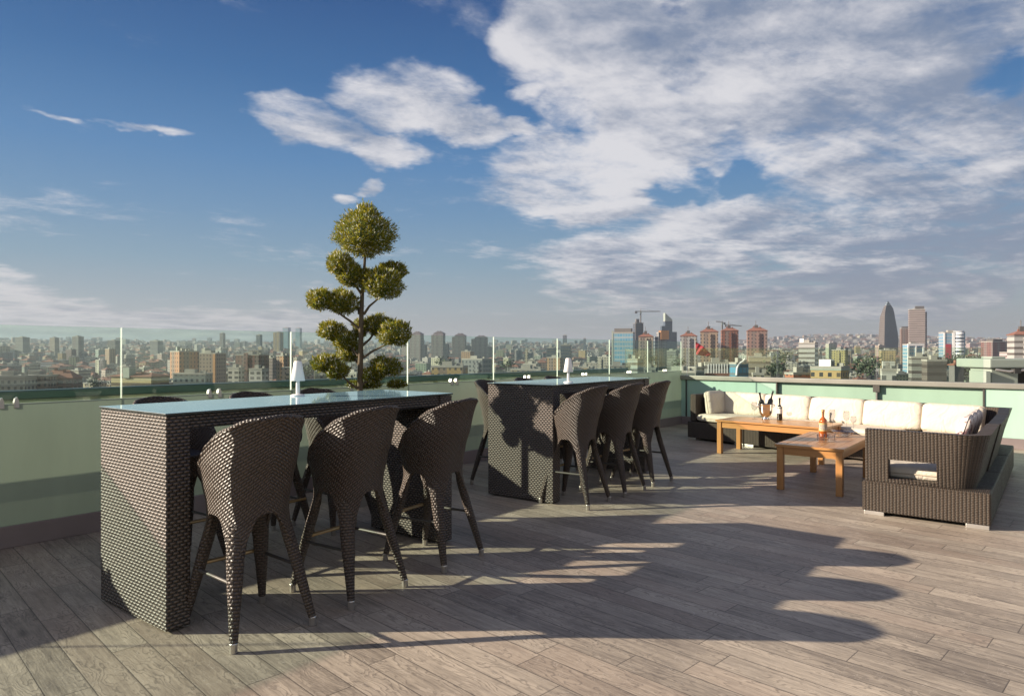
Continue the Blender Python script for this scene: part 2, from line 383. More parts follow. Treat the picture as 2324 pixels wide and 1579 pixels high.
MAT = dict(
    deck=deck_mat(),
    table_wicker=wicker('table_wicker', 0.036, 0.0175, (0.108, 0.080, 0.063), (0.013, 0.010, 0.0085), rough=0.46, gap=(0.10, 0.80), pw=1.0, spec=0.7),
    stool_wicker=wicker('stool_wicker', 0.025, 0.0165, (0.062, 0.041, 0.029), (0.012, 0.0085, 0.007), chev=0.55, rough=0.42),
    leg_wicker=wicker('leg_wicker', 0.028, 0.0165, (0.058, 0.039, 0.028), (0.012, 0.0085, 0.007), rough=0.42),
    sofa_wicker=wicker('sofa_wicker', 0.026, 0.0135, (0.062, 0.044, 0.032), (0.011, 0.0085, 0.0065), rough=0.45, stakes=0.42, gap=(0.08, 0.6), spec=0.4),
    seat=plain('dark_seat_weave', (0.030, 0.027, 0.028), 0.6, vary=0.3, scale=40),
    frost=frosted('frosted_glass', (0.315, 0.38, 0.295), 0.13), frost_outer=frosted('thin_frosted_glass', (0.40, 0.44, 0.34), 0.25, clear=0.45),
    frost_pale=frosted('pale_frosted_glass', (0.43, 0.61, 0.52), 0.22),
    frost_dim=frosted('grey_green_frosted_glass', (0.33, 0.475, 0.38), 0.2, 0.2),
    glass=clear_glass('clear_pane', (0.865, 0.935, 0.90), 1.0), glass_edge=plain('glass_edge', (0.66, 0.74, 0.68), 0.25, vary=0.05), glass_rim=plain('glass_rim', (0.10, 0.14, 0.12), 0.2, vary=0.05), table_edge=plain('smoked_glass_edge', (0.045, 0.05, 0.05), 0.25, vary=0.1),
    steel=plain('brushed_steel', (0.42, 0.40, 0.38), 0.35, 0.85), kick=plain('bronze_sheet', (0.24, 0.20, 0.20), 0.36, 0.3, spec=0.5, scale=1.2, vary=0.25),
    coping=plain('coping_metal', (0.28, 0.27, 0.24), 0.4, 0.45, scale=2.0), green_coping=plain('green_coping_metal', (0.080, 0.122, 0.118), 0.35, 0.3, scale=2.0),
    post=plain('dark_post', (0.05, 0.045, 0.04), 0.5), white=plain('white_plastic', (0.78, 0.76, 0.75), 0.35, vary=0.04),
    top=None, chrome=plain('polished_chrome', (0.75, 0.72, 0.69), 0.14, 1.0, vary=0.05), cap=plain('metal_foot', (0.55, 0.52, 0.49), 0.35, 0.8),
    brass=plain('brass_tube', (0.36, 0.25, 0.13), 0.35, 0.7), cream=None, piping=plain('cream_piping', (0.40, 0.345, 0.275), 0.9, vary=0.05, spec=0.2),
    patt=None, teak=wood('oiled_teak', (0.27, 0.115, 0.036), (0.52, 0.265, 0.09)), bottle=plain('dark_bottle_glass', (0.010, 0.011, 0.008), 0.10, spec=0.7),
    paper=plain('paper_label', (0.72, 0.68, 0.62), 0.7), gold_paper=plain('gold_label', (0.50, 0.36, 0.16), 0.5), amber=plain('amber_spirit', (0.36, 0.085, 0.010), 0.08, spec=0.6, coat=0.6),
    foil=plain('bronze_foil', (0.42, 0.22, 0.10), 0.35, 0.4), tumbler=clear_glass('thin_clear_glass', (0.93, 0.93, 0.94), 1.5),
    bark=plain('grey_brown_bark', (0.105, 0.080, 0.050), 0.9, vary=0.4, scale=14, bmp=0.8), pot=plain('stone_planter', (0.17, 0.16, 0.15), 0.7, bmp=0.3), soil=plain('potting_soil', (0.035, 0.026, 0.02), 0.95),
    ground=plain('city_ground', (0.10, 0.085, 0.070), 0.9, vary=0.5, scale=0.02), tile=plain('clay_roof_tiles', (0.20, 0.088, 0.062), 0.8, vary=0.35, scale=0.25), flatroof=plain('roof_screed', (0.30, 0.285, 0.26), 0.85, vary=0.35, scale=0.2),
    slate=plain('dark_roof_sheet', (0.075, 0.065, 0.062), 0.7, vary=0.3, scale=0.2), conc=plain('raw_concrete', (0.13, 0.125, 0.125), 0.85, vary=0.3, scale=0.2), crane=plain('crane_steel', (0.13, 0.11, 0.10), 0.6),
    flag=plain('red_flag_cloth', (0.30, 0.022, 0.036), 0.8, vary=0.1, scale=0.6), leaves=plain('city_tree_leaves', (0.040, 0.056, 0.030), 0.8, vary=0.6, scale=0.4),
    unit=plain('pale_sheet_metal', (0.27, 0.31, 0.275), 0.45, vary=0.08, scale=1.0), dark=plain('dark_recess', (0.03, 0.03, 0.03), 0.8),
    wall=facade('plaster_wall'), wall_far=facade('distant_wall', 3.3, 3.6, 0.5, 0.5, per_island=True), balcony=facade('balcony_wall', 3.0, 4.2, 0.62, 0.55, (0.05, 0.05, 0.055)),
    curtain=facade('blue_curtain_wall', 3.6, 2.2, 0.86, 0.68, (0.085, 0.24, 0.36), glassy=True, wrough=0.2), darkglass=facade('dark_curtain_wall', 3.8, 1.9, 0.84, 0.7, (0.045, 0.065, 0.10), glassy=True),
    banded=facade('banded_wall', 3.7, 50.0, 1.0, 0.42, (0.09, 0.075, 0.07)), striped=facade('striped_wall', 3.2, 2.8, 0.4, 0.5, stripe=0.8))
def top_mat():
    m, t, p, o = new_mat('blue_table_glass')
    n = noise(t, tc(t), 2.0, 4)
    setp(t, p, 'Base Color', mix(t, n, (0.25, 0.44, 0.55), (0.28, 0.48, 0.59))); setp(t, p, 'Roughness', n * 0.05 + 0.03); setp(t, p, 'Specular IOR Level', 0.5)
    setp(t, p, 'Coat Weight', 0.15); setp(t, p, 'Coat Roughness', 0.02)
    return m
def pattern_mat():
    m, t, p, o = new_mat('floral_print_fabric')
    n = noise(t, tc(t), 9.0, 3, 0.5, 1.5)
    c = mix(t, n.step(0.52, 0.60), (0.62, 0.55, 0.50), (0.16, 0.085, 0.095)); c = mix(t, noise(t, tc(t), 14.0, 2).step(0.58, 0.64) * 0.8, c, (0.36, 0.33, 0.36))
    setp(t, p, 'Base Color', c); setp(t, p, 'Roughness', 0.85)
    return m
def canvas_mat():
    m, t, p, o = new_mat('cream_canvas')
    n = noise(t, tc(t), 3.2, 4, 0.5, 2.2); w_ = ((n - 0.5).abs() * -7.0 + 1.0).max(0.0); f = noise(t, tc(t), 160.0, 2)
    b = noise(t, tc(t), 4.0, 4)
    setp(t, p, 'Base Color', mix(t, b, (0.47, 0.415, 0.34), (0.56, 0.505, 0.43))); setp(t, p, 'Roughness', 0.92); setp(t, p, 'Specular IOR Level', 0.2)
    bump(t, p, w_ * 0.5 + n * 0.6 + f * 0.05, 0.5, 0.02)
    return m
MAT['cream'] = canvas_mat(); MAT['top'] = top_mat(); MAT['patt'] = pattern_mat()
def foliage_mat():
    m, t, p, o = new_mat('golden_conifer_foliage')
    g = t.nodes.new('ShaderNodeNewGeometry'); r = X(t, g.outputs['Random Per Island'])
    cr = t.nodes.new('ShaderNodeValToRGB'); t.links.new(r.s, cr.inputs[0]); e = cr.color_ramp
    for pos, c in ((0.0, (.033, .082, .012)), (0.5, (.082, .160, .018)), (0.85, (.195, .240, .026)), (1.0, (.36, .29, .032))):
        if pos in (0.0, 1.0): k = e.elements[int(pos)]
        else: k = e.elements.new(pos)
        k.color = (*c, 1)
    setp(t, p, 'Base Color', cr.outputs[0]); setp(t, p, 'Roughness', 0.85); setp(t, p, 'Specular IOR Level', 0.12)
    tl = t.nodes.new('ShaderNodeBsdfTranslucent'); t.links.new(cr.outputs[0], tl.inputs[0])
    ms = t.nodes.new('ShaderNodeMixShader'); ms.inputs[0].default_value = 0.42
    t.links.new(p.outputs[0], ms.inputs[1]); t.links.new(tl.outputs[0], ms.inputs[2]); t.links.new(ms.outputs[0], o.inputs[0])
    return m
MAT['conifer'] = foliage_mat(); MAT['core'] = plain('inner_twigs', (0.045, 0.070, 0.015), 0.9, vary=0.4, scale=20)  # core: solid dark green filling inside each foliage pad

# ================================================================== THE ROOF TERRACE
DL = Vector((0.636, 0.7717, 0)); NL = Vector((-0.7717, 0.636, 0))      # along the left glass screen / outwards
P0 = Vector((-3.66, 4.88, 0)); CORNER = P0 + DL * 10.94                 # its foot line and its end
DR = Vector((0.755, -0.656, 0)); NR = Vector((0.656, 0.755, 0))         # along the right balustrade / outwards
OUT = 1.28                                                              # the parapet stands this far outside the screen
OC = CORNER - DR * (OUT / 0.985)                                        # corner of parapet and balustrade
# deck: one slab reaching the parapet and the balustrade, and back behind the viewer
poly = [OC - DL * 20 + NL * 0.05, OC + NL * 0.05 + NR * 0.1, OC + DR * 13 + NR * 0.1, (9, -8, 0), (-9, -8, 0)]
mb = MB(); mb.prism([(p[0], p[1]) for p in poly], -0.4, 0.0, 0); tag(mb.build('deck', MAT['deck']), kind='structure')

def frame(origin, along):                                               # local x along a wall, local y across (to the left of it)
    a = Vector(along).normalized(); return Matrix.Translation(origin) @ Matrix.Rotation(atan2(a.y, a.x), 4, 'Z')

# ---- left wind screen: bronze kickplate, frosted lower panes, clear upper panes
t = empty('glass_wind_screen', P0, atan2(DL.y, DL.x), 'tall frameless glass wind screen with frosted lower half and bronze kickplate behind the bar tables', 'glass screen')
mb = MB(); mb.box(-4.0, 10.94, -0.03, 0.03, 0.0, 0.155); mb.build('kickplate', MAT['kick'], t, bevel=0.004)
joints = [-3.7, -2.2, -0.70, 0.805, 2.346, 3.863, 5.37, 6.81, 8.28, 9.59, 10.94]
for a, b in zip(joints, joints[1:]):
    mb = MB(); mb.box(a + 0.001, b - 0.001, -0.010, 0.010, 0.156, 1.03, edge={'+y': 1}); mb.build('frosted_pane', [MAT['frost'], MAT['glass']], t)
    mb = MB(); mb.box(a + 0.004, b - 0.004, -0.006, 0.006, 1.033, 1.60, mat=0, edge={'x': 1, 'z': 2}); mb.build('clear_pane', [MAT['glass'], MAT['glass_edge'], MAT['glass_rim']], t)
    for k in (0.50,):
        c = a + (b - a) * k
        for s in (-0.045, 0.045):
            mb = MB(); P_ = [(-.016, 1.0), (.016, 1.0), (.013, 1.05), (.004, 1.078), (-.010, 1.068), (-.016, 1.04)]
            mb.quad([(c + s + x, -.018, z) for x, z in P_]); mb.quad([(c + s + x, .018, z) for x, z in P_[::-1]])
            for (x, z), (x2, z2) in zip(P_, P_[1:] + P_[:1]): mb.quad([(c + s + x, .018, z), (c + s + x2, .018, z2), (c + s + x2, -.018, z2), (c + s + x, -.018, z)])
            mb.build('clamp', MAT['cap'], t)
# ---- outer parapet with metal coping, beyond the screen
t = empty('outer_parapet', OC, atan2(-DL.y, -DL.x), 'lower parapet with dark green metal coping, outside the glass wind screen', 'parapet')
mb = MB(); mb.box(-0.02, 22, -0.05, 0.10, 0.985, 1.065); mb.build('coping', MAT['green_coping'], t, bevel=0.012)
mb = MB(); mb.box(0.0, 22, 0.0, 0.02, 0.12, 0.982); mb.build('frosted_panel', MAT['frost_outer'], t)
for k in range(15):
    mb = MB(); mb.box(0.9 + k * 1.5, 0.95 + k * 1.5, -0.045, -0.002, 0.0, 0.984); mb.build('post', MAT['post'], t)
mb = MB(); mb.box(0, 22, -0.04, 0.06, 0.0, 0.119); mb.build('base_rail', MAT['kick'], t)
# ---- right balustrade
t = empty('glass_balustrade', OC, atan2(DR.y, DR.x), 'pale green frosted glass balustrade with grey metal coping and clear panes above, behind the sofas', 'balustrade')
e0 = (CORNER - OC).length
mb = MB(); mb.box(0.02, 13, -0.06, 0.10, 0.862, 0.945); mb.build('coping', MAT['coping'], t, bevel=0.012)
mb = MB(); mb.box(0.02, 13, -0.035, 0.05, 0.0, 0.15); mb.build('kickplate', MAT['kick'], t, bevel=0.004)
js = [0.02, e0 + 0.12, e0 + 1.855, e0 + 3.456, e0 + 4.89, e0 + 6.6, e0 + 8.3, 13]
for i, (a, b) in enumerate(zip(js, js[1:])):
    y = -0.012 if i not in (2, 3) else 0.03
    mb = MB(); mb.box(a + 0.012, b - 0.012, y, y + 0.014, 0.152, 0.860); mb.build('frosted_panel', MAT['frost_dim' if i in (2, 3) else 'frost_pale'], t)
    mb = MB(); mb.box(a - 0.011, a + 0.011, -0.03, 0.045, 0.15, 0.861); mb.build('post', MAT['post'] if i != 3 else MAT['steel'], t)
    if i < 4:
        mb = MB(); mb.box(a + 0.01, b - 0.01, 0.014, 0.026, 0.946, 1.47, mat=0, edge={'x': 1, 'z': 2}); mb.build('clear_pane', [MAT['glass'], MAT['glass_edge'], MAT['glass_rim']], t)
mb = MB(); mb.box(js[3] - 0.05, js[3] + 0.05, -0.045, -0.008, 0.75, 0.86); mb.build('bracket', MAT['post'], t, bevel=0.004)

# ---- the two bar tables
TL, TW, TH = 2.11, 0.755, 1.10
def bar_table(name, at, label, ta):
    t = empty(name, at, radians(ta), label, 'bar table', 'wicker bar tables on the terrace')
    for x in (0.0, TL - 0.125):
        mb = MB(); mb.box(x, x + 0.125, 0.0, TW, 0.012, TH - 0.014); mb.build('end_panel', MAT['table_wicker'], t, bevel=0.006)
    mb = MB()
    mb.box(0.127, TL - 0.127, 0.012, 0.05, TH - 0.088, TH - 0.014); mb.box(0.127, TL - 0.127, TW - 0.05, TW - 0.012, TH - 0.088, TH - 0.014)
    mb.build('apron', MAT['table_wicker'], t)
    mb = MB(); mb.box(-0.006, TL + 0.006, -0.006, TW + 0.006, TH - 0.011, TH, edge={'x': 1, 'y': 1}); o = mb.build('glass_top', [MAT['top'], MAT['table_edge']], t, bevel=0.002)
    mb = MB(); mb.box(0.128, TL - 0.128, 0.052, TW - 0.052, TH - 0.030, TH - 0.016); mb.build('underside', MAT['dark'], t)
    return t
A1, A2 = Vector((-1.722, 3.40, 0)), Vector((0.377, 6.28, 0))
bar_table('bar_table', A1, 'long dark wicker bar table with pale blue glass top, nearest the viewer', 52.8)
bar_table('bar_table', A2, 'dark wicker bar table with tree shadow on its end panel, farther from the viewer', 54.3)

# ---- bar stools
RIM = [(0, 1.09), (28, 1.075), (55, 1.025), (85, 0.945), (106, 0.872), (124, 0.795), (142, 0.745), (180, 0.732)]
SA = [(0.36, .236), (0.42, .222), (0.50, .200), (0.58, .188), (0.66, .194), (0.76, .210), (0.88, .228), (0.97, .234), (1.11, .228)]
SB = [(0.36, .240), (0.42, .226), (0.50, .202), (0.58, .187), (0.66, .190), (0.76, .210), (0.92, .258), (1.11, .318)]
SF = [(0.36, .240), (0.42, .226), (0.50, .205), (0.58, .196), (0.66, .205), (0.76, .228), (0.9, .25)]
def stool_pt(ph, z, inset=0.0):
    a = radians(ph); s, c = sin(a), -cos(a)
    ra = lerp_table(SA, z) - inset; rb = lerp_table(SB if c < 0 else SF, z) - inset; e = 2.35
    r = (abs(s / ra) ** e + abs(c / rb) ** e) ** (-1 / e)
    return Vector((s * r, c * r, z))
def make_stool(label, group):
    t = empty('bar_stool', (0, 0, 0), 0, label, 'bar stool', group)
    NU, NV = 96, 20; mb = MB()
    def fn(i, j):
        ph = -180 + 360 * i / NU; zr = lerp_table(RIM, abs(ph)); zl = 0.605 - 0.20 * abs(sin(radians(2 * ph))) ** 4
        k = j / NV; z = zl + (zr - zl) * k
        o = stool_pt(ph, z); roll = max(0.0, (k - 0.9) / 0.1) ** 2
        n = Vector((sin(radians(ph)), -cos(radians(ph)), 0))
        thick = 0.024
        return o + n * (0.010 * roll), o - n * thick + Vector((0, 0, 0.003)), (radians(ph) * 0.25, z)
    mb.sheet(fn, NU, NV); mb.build('backrest_shell', MAT['stool_wicker'], t)
    mb = MB()                                                           # rolled rim of the shell
    path = [stool_pt(-180 + 5 * k, lerp_table(RIM, abs(-180 + 5 * k)), 0.008) for k in range(73)]
    mb.tube(path, 0.0145, 8, False, uvs=1.0); mb.build('rim', MAT['leg_wicker'], t)
    mb = MB(); R = []
    for k, (q, z) in enumerate(((0.0, .748), (.5, .748), (.8, .745), (.93, .735), (1.0, .712), (0.99, .67))):
        R.append([stool_pt(a, 0.72, 0.026) * 1 for a in range(-180, 181, 10)]); R[-1] = [Vector((p.x * q, p.y * q, z)) for p in R[-1]]
    mb.grid(R, [[(j * .02, i * .05) for j in range(37)] for i in range(6)], flip=True); mb.build('seat', MAT['seat'], t)
    for sx, sy in ((-1, -1), (1, -1), (1, 1), (-1, 1)):
        mb = MB()
        tang = Vector((sx * 0.80, -sy * 0.60, 0)).normalized()
        f = 1.0 if sy < 0 else 0.97
        path = []; rr = []
        for z, ins, ra, rb in ((.68, .034, .036, .014), (.60, .028, .047, .020), (.53, .024, .050, .025), (.46, .022, .047, .028), (.40, .020, .042, .029)):
            p = stool_pt(45 if sy < 0 else 135, z, ins); path.append((sx * abs(p.x), sy * abs(p.y), z)); rr.append((ra, rb))
        e0_ = path[-1]; e1_ = (sx * .212, sy * .247 * f, .045)
        for k, ra, rb in ((.33, .036, .0275), (.62, .028, .024), (.86, .0225, .021), (1.0, .020, .019)): path.append(tuple(a + (b - a) * k for a, b in zip(e0_, e1_))); rr.append((ra, rb))
        mb.tube(path, rr, 16, True, ax=tang)
        lg = mb.build('leg', MAT['leg_wicker'], t)
        mb = MB(); mb.lathe([(0, 0), (.016, 0), (.018, .003), (.0185, .043), (.021, .046), (0, .05)], 14, (sx * .2135, sy * .2495 * f, 0)); mb.build('foot_cap', MAT['cap'], lg)
    mb = MB(); mb.tube([(-.175, .202, .315), (.175, .202, .315)], .0115, 10); mb.build('footrest', MAT['brass'], t)
    for s in (-1, 1):
        mb = MB(); mb.tube([(s * .185, -.19, .30), (s * .185, .19, .30)], .009, 8); mb.build('stretcher', MAT['post'], t)
    return t
FACE = Vector((-0.809, 0.588, 0)); AL = Vector((0.588, 0.809, 0))
near_a = atan2(FACE.y, FACE.x) - pi / 2; far_a = near_a + pi
def on_line(base, px):                                                  # where the line base + s * AL is seen in pixel column px
    k = (px - CX) / F; s = (k * base.y - base.x) / (AL.x - k * AL.y); return base + AL * s
spots = [(floor_pt(619, 1445) + Vector((.024, 0, 0)) + FACE * 0.245, near_a, -4, 'near side of the nearer table, leftmost and closest to the viewer'),
         (floor_pt(857, 1356) + FACE * 0.245, near_a, 2, 'near side of the nearer bar table, middle one'),
         (floor_pt(1046, 1280) + FACE * 0.245, near_a, 5, 'near side of the nearer bar table, rightmost beside its far end panel'),
         (floor_pt(1357, 1147) + FACE * 0.245, near_a, 2, 'near side of the farther bar table, closest to its shadowed end panel'),
         (floor_pt(1440, 1119) + FACE * 0.245, near_a, 0, 'near side of the farther bar table, middle one'),
         (floor_pt(1503.5, 1096.5) + FACE * 0.245, near_a, -3, 'near side of the farther bar table, closest to the sofas')]
B1 = A1 + FACE * (TW + 0.58); B2 = A2 + FACE * (TW + 0.52)
for px, nm in ((352, 'far side of the nearer table, rim above the left end'), (558, 'far side of the nearer bar table, its rim left of the white lamp'), (708, 'far side of the nearer bar table, its rim between white lamp and topiary')):
    spots.append((on_line(B1, px) - FACE * 0.29, far_a, 0, nm))
for px, nm in ((1092, 'far side of the farther table, seen left of its end panel'), (1180, 'far side of the farther bar table, small rim showing left of the lamp'), (1246, 'far side of the farther bar table, small rim showing nearest the lamp')):
    spots.append((on_line(B2, px) - FACE * 0.29, far_a, 0, nm))
proto = make_stool('', 'wicker bar stools around the two bar tables')
for i, (p, a, tw, nm) in enumerate(spots):
    o = proto if i == 0 else copy_tree(proto)
    o.location = p; o.rotation_euler = (0, 0, a + radians(tw)); o['label'] = 'wicker stool, ' + nm

# ---- table lamps
def table_lamp(px, py, label):
    p = floor_pt(px, py, TH)
    t = empty('table_lamp', p, 0.4, label, 'lamp', 'white table lamps')
    mb = MB(); mb.lathe([(0, 0), (.046, 0), (.047, .006), (.040, .011), (.014, .013), (0, .013)], 24); mb.build('base', MAT['white'], t)
    mb = MB(); mb.lathe([(.0135, .012), (.013, .10), (.0125, .15), (.0, .152)], 16); mb.build('stem', MAT['white'], t)
    mb = MB(); mb.lathe([(.048, .105), (.049, .106), (.026, .236), (.022, .242), (0, .243)], 28); mb.lathe([(.047, .106), (.025, .234), (0, .236)][::-1], 28); mb.build('lamp_shade', MAT['white'], t)
table_lamp(676, 898, 'small white cone shaded lamp on the nearer bar table')
table_lamp(1290, 868, 'small white cone shaded lamp on the farther bar table')

# ---- topiary conifer
TR = Vector((-1.425, 6.42, 0)); TK = 6.42 / F * (1 / 2.255 / 1.2909)     # metres per pixel of the study picture
def tz(py): return EYE + (HY - (550 + py / 2.255) / 1.2909) * 6.42 / F
def tx(px): return ((850 + px / 2.255) / 1.2909 - CX) * 6.42 / F - TR.x
tree = empty('topiary_tree', TR, 0, 'cloud pruned golden green conifer standing between the bar tables', 'tree')
mb = MB()
mb.tube([(tx(463), 0, .36), (tx(462), .0, tz(1290)), (tx(466), .0, tz(1100)), (tx(469), 0, tz(900)), (tx(476), 0, tz(700)), (tx(488), 0, tz(560)), (tx(496), 0, tz(440)), (tx(500), 0, tz(300))], [.028, .027, .025, .023, .019, .014, .012, .006], 10)
trunk = mb.build('trunk', MAT['bark'], tree)
for pts in (((488, 835, 0), (530, 785, -.05), (600, 735, -.10)), ((490, 660, 0), (540, 625, .06), (590, 585, .12)), ((455, 930, 0), (400, 880, -.03), (330, 830, -.06)), ((455, 830, 0), (440, 800, .08), (410, 775, .12)), ((485, 1120, 0), (560, 1075, -.06), (650, 1035, -.10)),
            ((450, 1110, 0), (410, 1070, .03), (350, 1000, .06)), ((455, 1330, 0), (405, 1290, -.05), (360, 1235, -.12)), ((470, 1300, 0), (520, 1270, .04), (590, 1225, .08)), ((470, 700, 0), (440, 650, -.05), (400, 590, -.10)), ((480, 1040, 0), (510, 1000, .10), (545, 940, .16)), ((462, 1180, 0), (430, 1150, .06), (390, 1110, .12))):
    mb = MB(); mb.tube([(tx(a), y, tz(b)) for a, b, y in pts], [.013, .011, .007], 8); mb.build('branch', MAT['bark'], tree)
pads = [(500, 322, 0.0, 198, 188, 'dome'), (350, 525, -.10, 82, 80, ''), (420, 600, -.10, 85, 82, ''), (500, 595, .02, 48, 50, ''), (662, 545, .12, 100, 55, ''), (628, 660, -.10, 122, 100, ''), (210, 755, -.06, 82, 66, ''), (345, 770, -.02, 98, 84, ''), (565, 920, .16, 82, 78, ''), (700, 975, -.10, 104, 92, ''),
        (262, 955, .05, 88, 62, ''), (350, 1015, .05, 80, 60, ''), (372, 1100, .12, 76, 66, ''), (255, 1170, -.10, 80, 58, ''), (330, 1220, -.12, 66, 50, ''), (620, 1195, .08, 98, 66, ''), (545, 1245, .06, 70, 48, ''), (440, 940, .14, 42, 60, ''), (475, 1310, .10, 105, 24, ''), (690, 1308, .10, 60, 18, '')]
rng = random.Random(3)
for px, py, oy, rx, rz_, kind in pads:
    c = Vector((tx(px), oy, tz(py))); a, b = rx * TK, rz_ * TK; ay = max(b, min(a, b * 1.3))
    mb = MB(); n = int(900 + 17000 * (a * b + a * ay + b * ay) * 3.0)
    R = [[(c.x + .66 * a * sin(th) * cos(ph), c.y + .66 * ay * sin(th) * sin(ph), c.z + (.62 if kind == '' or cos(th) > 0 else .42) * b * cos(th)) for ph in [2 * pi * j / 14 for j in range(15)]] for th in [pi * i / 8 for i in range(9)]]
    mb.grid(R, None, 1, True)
    for k in range(n):
        while 1:
            q = Vector((rng.gauss(0, 1), rng.gauss(0, 1), rng.gauss(0, 1)))
            if q.length > .01: break
        q.normalize()
        if kind == 'dome':                                              # a beehive: narrower to the top, tucked in below
            hz = q.z; w_ = (1.0 - 0.50 * max(0, hz) ** 1.25) if hz > -.2 else 1.0 - 0.25 * (-hz - .2)
            pt = Vector((q.x * a * w_, q.y * ay * w_, q.z * b * (1.0 if hz > 0 else 0.66)))
        else:
            pt = Vector((q.x * a, q.y * ay, q.z * b * (1.0 if q.z > 0 else 0.70)))
        lump = mnoise.noise((pt + c) * 11.0) * 0.26 + mnoise.noise((pt + c) * 28.0) * 0.20
        s = rng.uniform(.62, 1.0) ** .6 + lump
        if rng.random() < .10: s += rng.uniform(.03, .18)
        pt = c + pt * s
        dirv = (q + Vector((rng.uniform(-.7, .7), rng.uniform(-.7, .7), rng.uniform(.0, 1.3)))).normalized()
        sd_ = dirv.cross(Vector((rng.uniform(-1, 1), rng.uniform(-1, 1), rng.uniform(-1, 1)))).normalized()
        L, W_ = rng.uniform(.014, .034) * (1.5 if q.z > .35 else 1.0), rng.uniform(.0022, .0052)
        mb.quad([pt - sd_ * W_, pt + dirv * L * .5 - sd_ * W_ * 1.1, pt + dirv * L, pt + dirv * L * .5 + sd_ * W_ * 1.1], None, 0)
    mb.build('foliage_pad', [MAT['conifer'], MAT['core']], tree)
pl = empty('planter', TR, radians(53), 'square grey stone planter holding the topiary conifer behind the bar table', 'planter')
mb = MB()
for z0, z1, r0, r1 in ((0.0, .40, .19, .235), (.40, .44, .25, .25)):
    for k in range(4):
        q = [Vector((x, y, 0)) for x, y in ((-1, -1), (1, -1), (1, 1), (-1, 1))]; e, f = q[k], q[(k + 1) % 4]
        mb.quad([(e.x * r0, e.y * r0, z0), (f.x * r0, f.y * r0, z0), (f.x * r1, f.y * r1, z1), (e.x * r1, e.y * r1, z1)])
mb.quad([(-.19, -.19, 0), (-.19, .19, 0), (.19, .19, 0), (.19, -.19, 0)])
for k in range(4):
    q = ((-.25, -.25), (.25, -.25), (.25, .25), (-.25, .25)); e, f = q[k], q[(k + 1) % 4]
    mb.quad([(e[0], e[1], .44), (f[0], f[1], .44), (f[0] * .86, f[1] * .86, .44), (e[0] * .86, e[1] * .86, .44)]); mb.quad([(e[0] * .86, e[1] * .86, .44), (f[0] * .86, f[1] * .86, .44), (f[0] * .86, f[1] * .86, .37), (e[0] * .86, e[1] * .86, .37)])
mb.build('pot', MAT['pot'], pl)
mb = MB(); mb.box(-.212, .212, -.212, .212, .36, .40); mb.build('soil', MAT['soil'], pl)

# ================================================================== SOFAS
OW = Vector((3.76, 5.36, 0)); WA = Vector((.624, .781, 0)); WB = Vector((.781, -.624, 0))     # right wing: outer edge, along it, outward
Q = OW + WA * 3.55                                                                            # outer corner of the L
BL = Vector((3.53, 11.50, 0)); LE = (Q - BL).normalized(); LN = Vector((-LE.y, LE.x, 0)); LLEN = (Q - BL).length - 1.02
BH, SH = 0.29, 0.735
def feet(t, pts, fr, n=(.15, .15)):
    for (x, y) in pts:
        mb = MB(); mb.box(x, x + n[0], y, y + n[1], 0.0, 0.035); mb.build('foot', MAT['cap'], t, bevel=0.003)
def sofa_module(name, M, length, depth, label, arm=None, group='wicker sofa modules of the corner lounge'):
    """local x along the seat, local y towards the back"""
    t = empty(name, M.translation, 0, label, 'sofa', group); t.rotation_euler = M.to_euler()
    mb = MB(); mb.box(0.004, length - 0.004, 0, depth, 0.034, BH); mb.build('base', MAT['sofa_wicker'], t, bevel=0.012)
    feet(t, [(0.012, 0.01), (length - 0.162, 0.01), (0.012, depth - 0.16), (length - 0.162, depth - 0.16)], None)
    nu, nv = 14, 10; mb = MB(); y0 = depth - 0.17
    def fn(i, j):
        x = 0.006 + (length - 0.012) * i / nu; z = BH + 0.002 + (SH - BH) * j / nv; lean = 0.085 * (z - BH) / (SH - BH)
        return Vector((x, y0 + 0.075 + lean, z)), Vector((x, y0 - 0.02 + lean, z)), (x, z)
    if arm is None or arm == 'end':
        mb.sheet(lambda i, j: (lambda q: (q[1], q[0], q[2]))(fn(i, j)), nu, nv); mb.build('backrest', MAT['sofa_wicker'], t, bevel=0.0)
    if arm == 'end':                                                    # straight arm panel at the x = 0 end
        mb = MB(); mb.box(0.03, 0.15, 0.03, y0 - 0.03, BH + 0.002, SH - 0.01); mb.build('armrest', MAT['sofa_wicker'], t, bevel=0.02)
    return t
# long run, from the left end
ML = Matrix.Translation(BL - LN * 0.88) @ Matrix.Rotation(atan2(LE.y, LE.x), 4, 'Z'); seg = LLEN / 3
names = ['dark wicker sofa end with straight armrest, far left of the lounge', 'armless wicker sofa section behind the ice bucket', 'armless wicker sofa section behind the square end coffee table']
for k in range(3):
    sofa_module('sofa_section', ML @ Matrix.Translation((seg * k, 0, 0)), seg, 0.88, names[k], 'end' if k == 0 else None)
# right wing: local x = towards the viewer along -WA, so that the back is on the outside
ang = atan2(WA.y, WA.x)
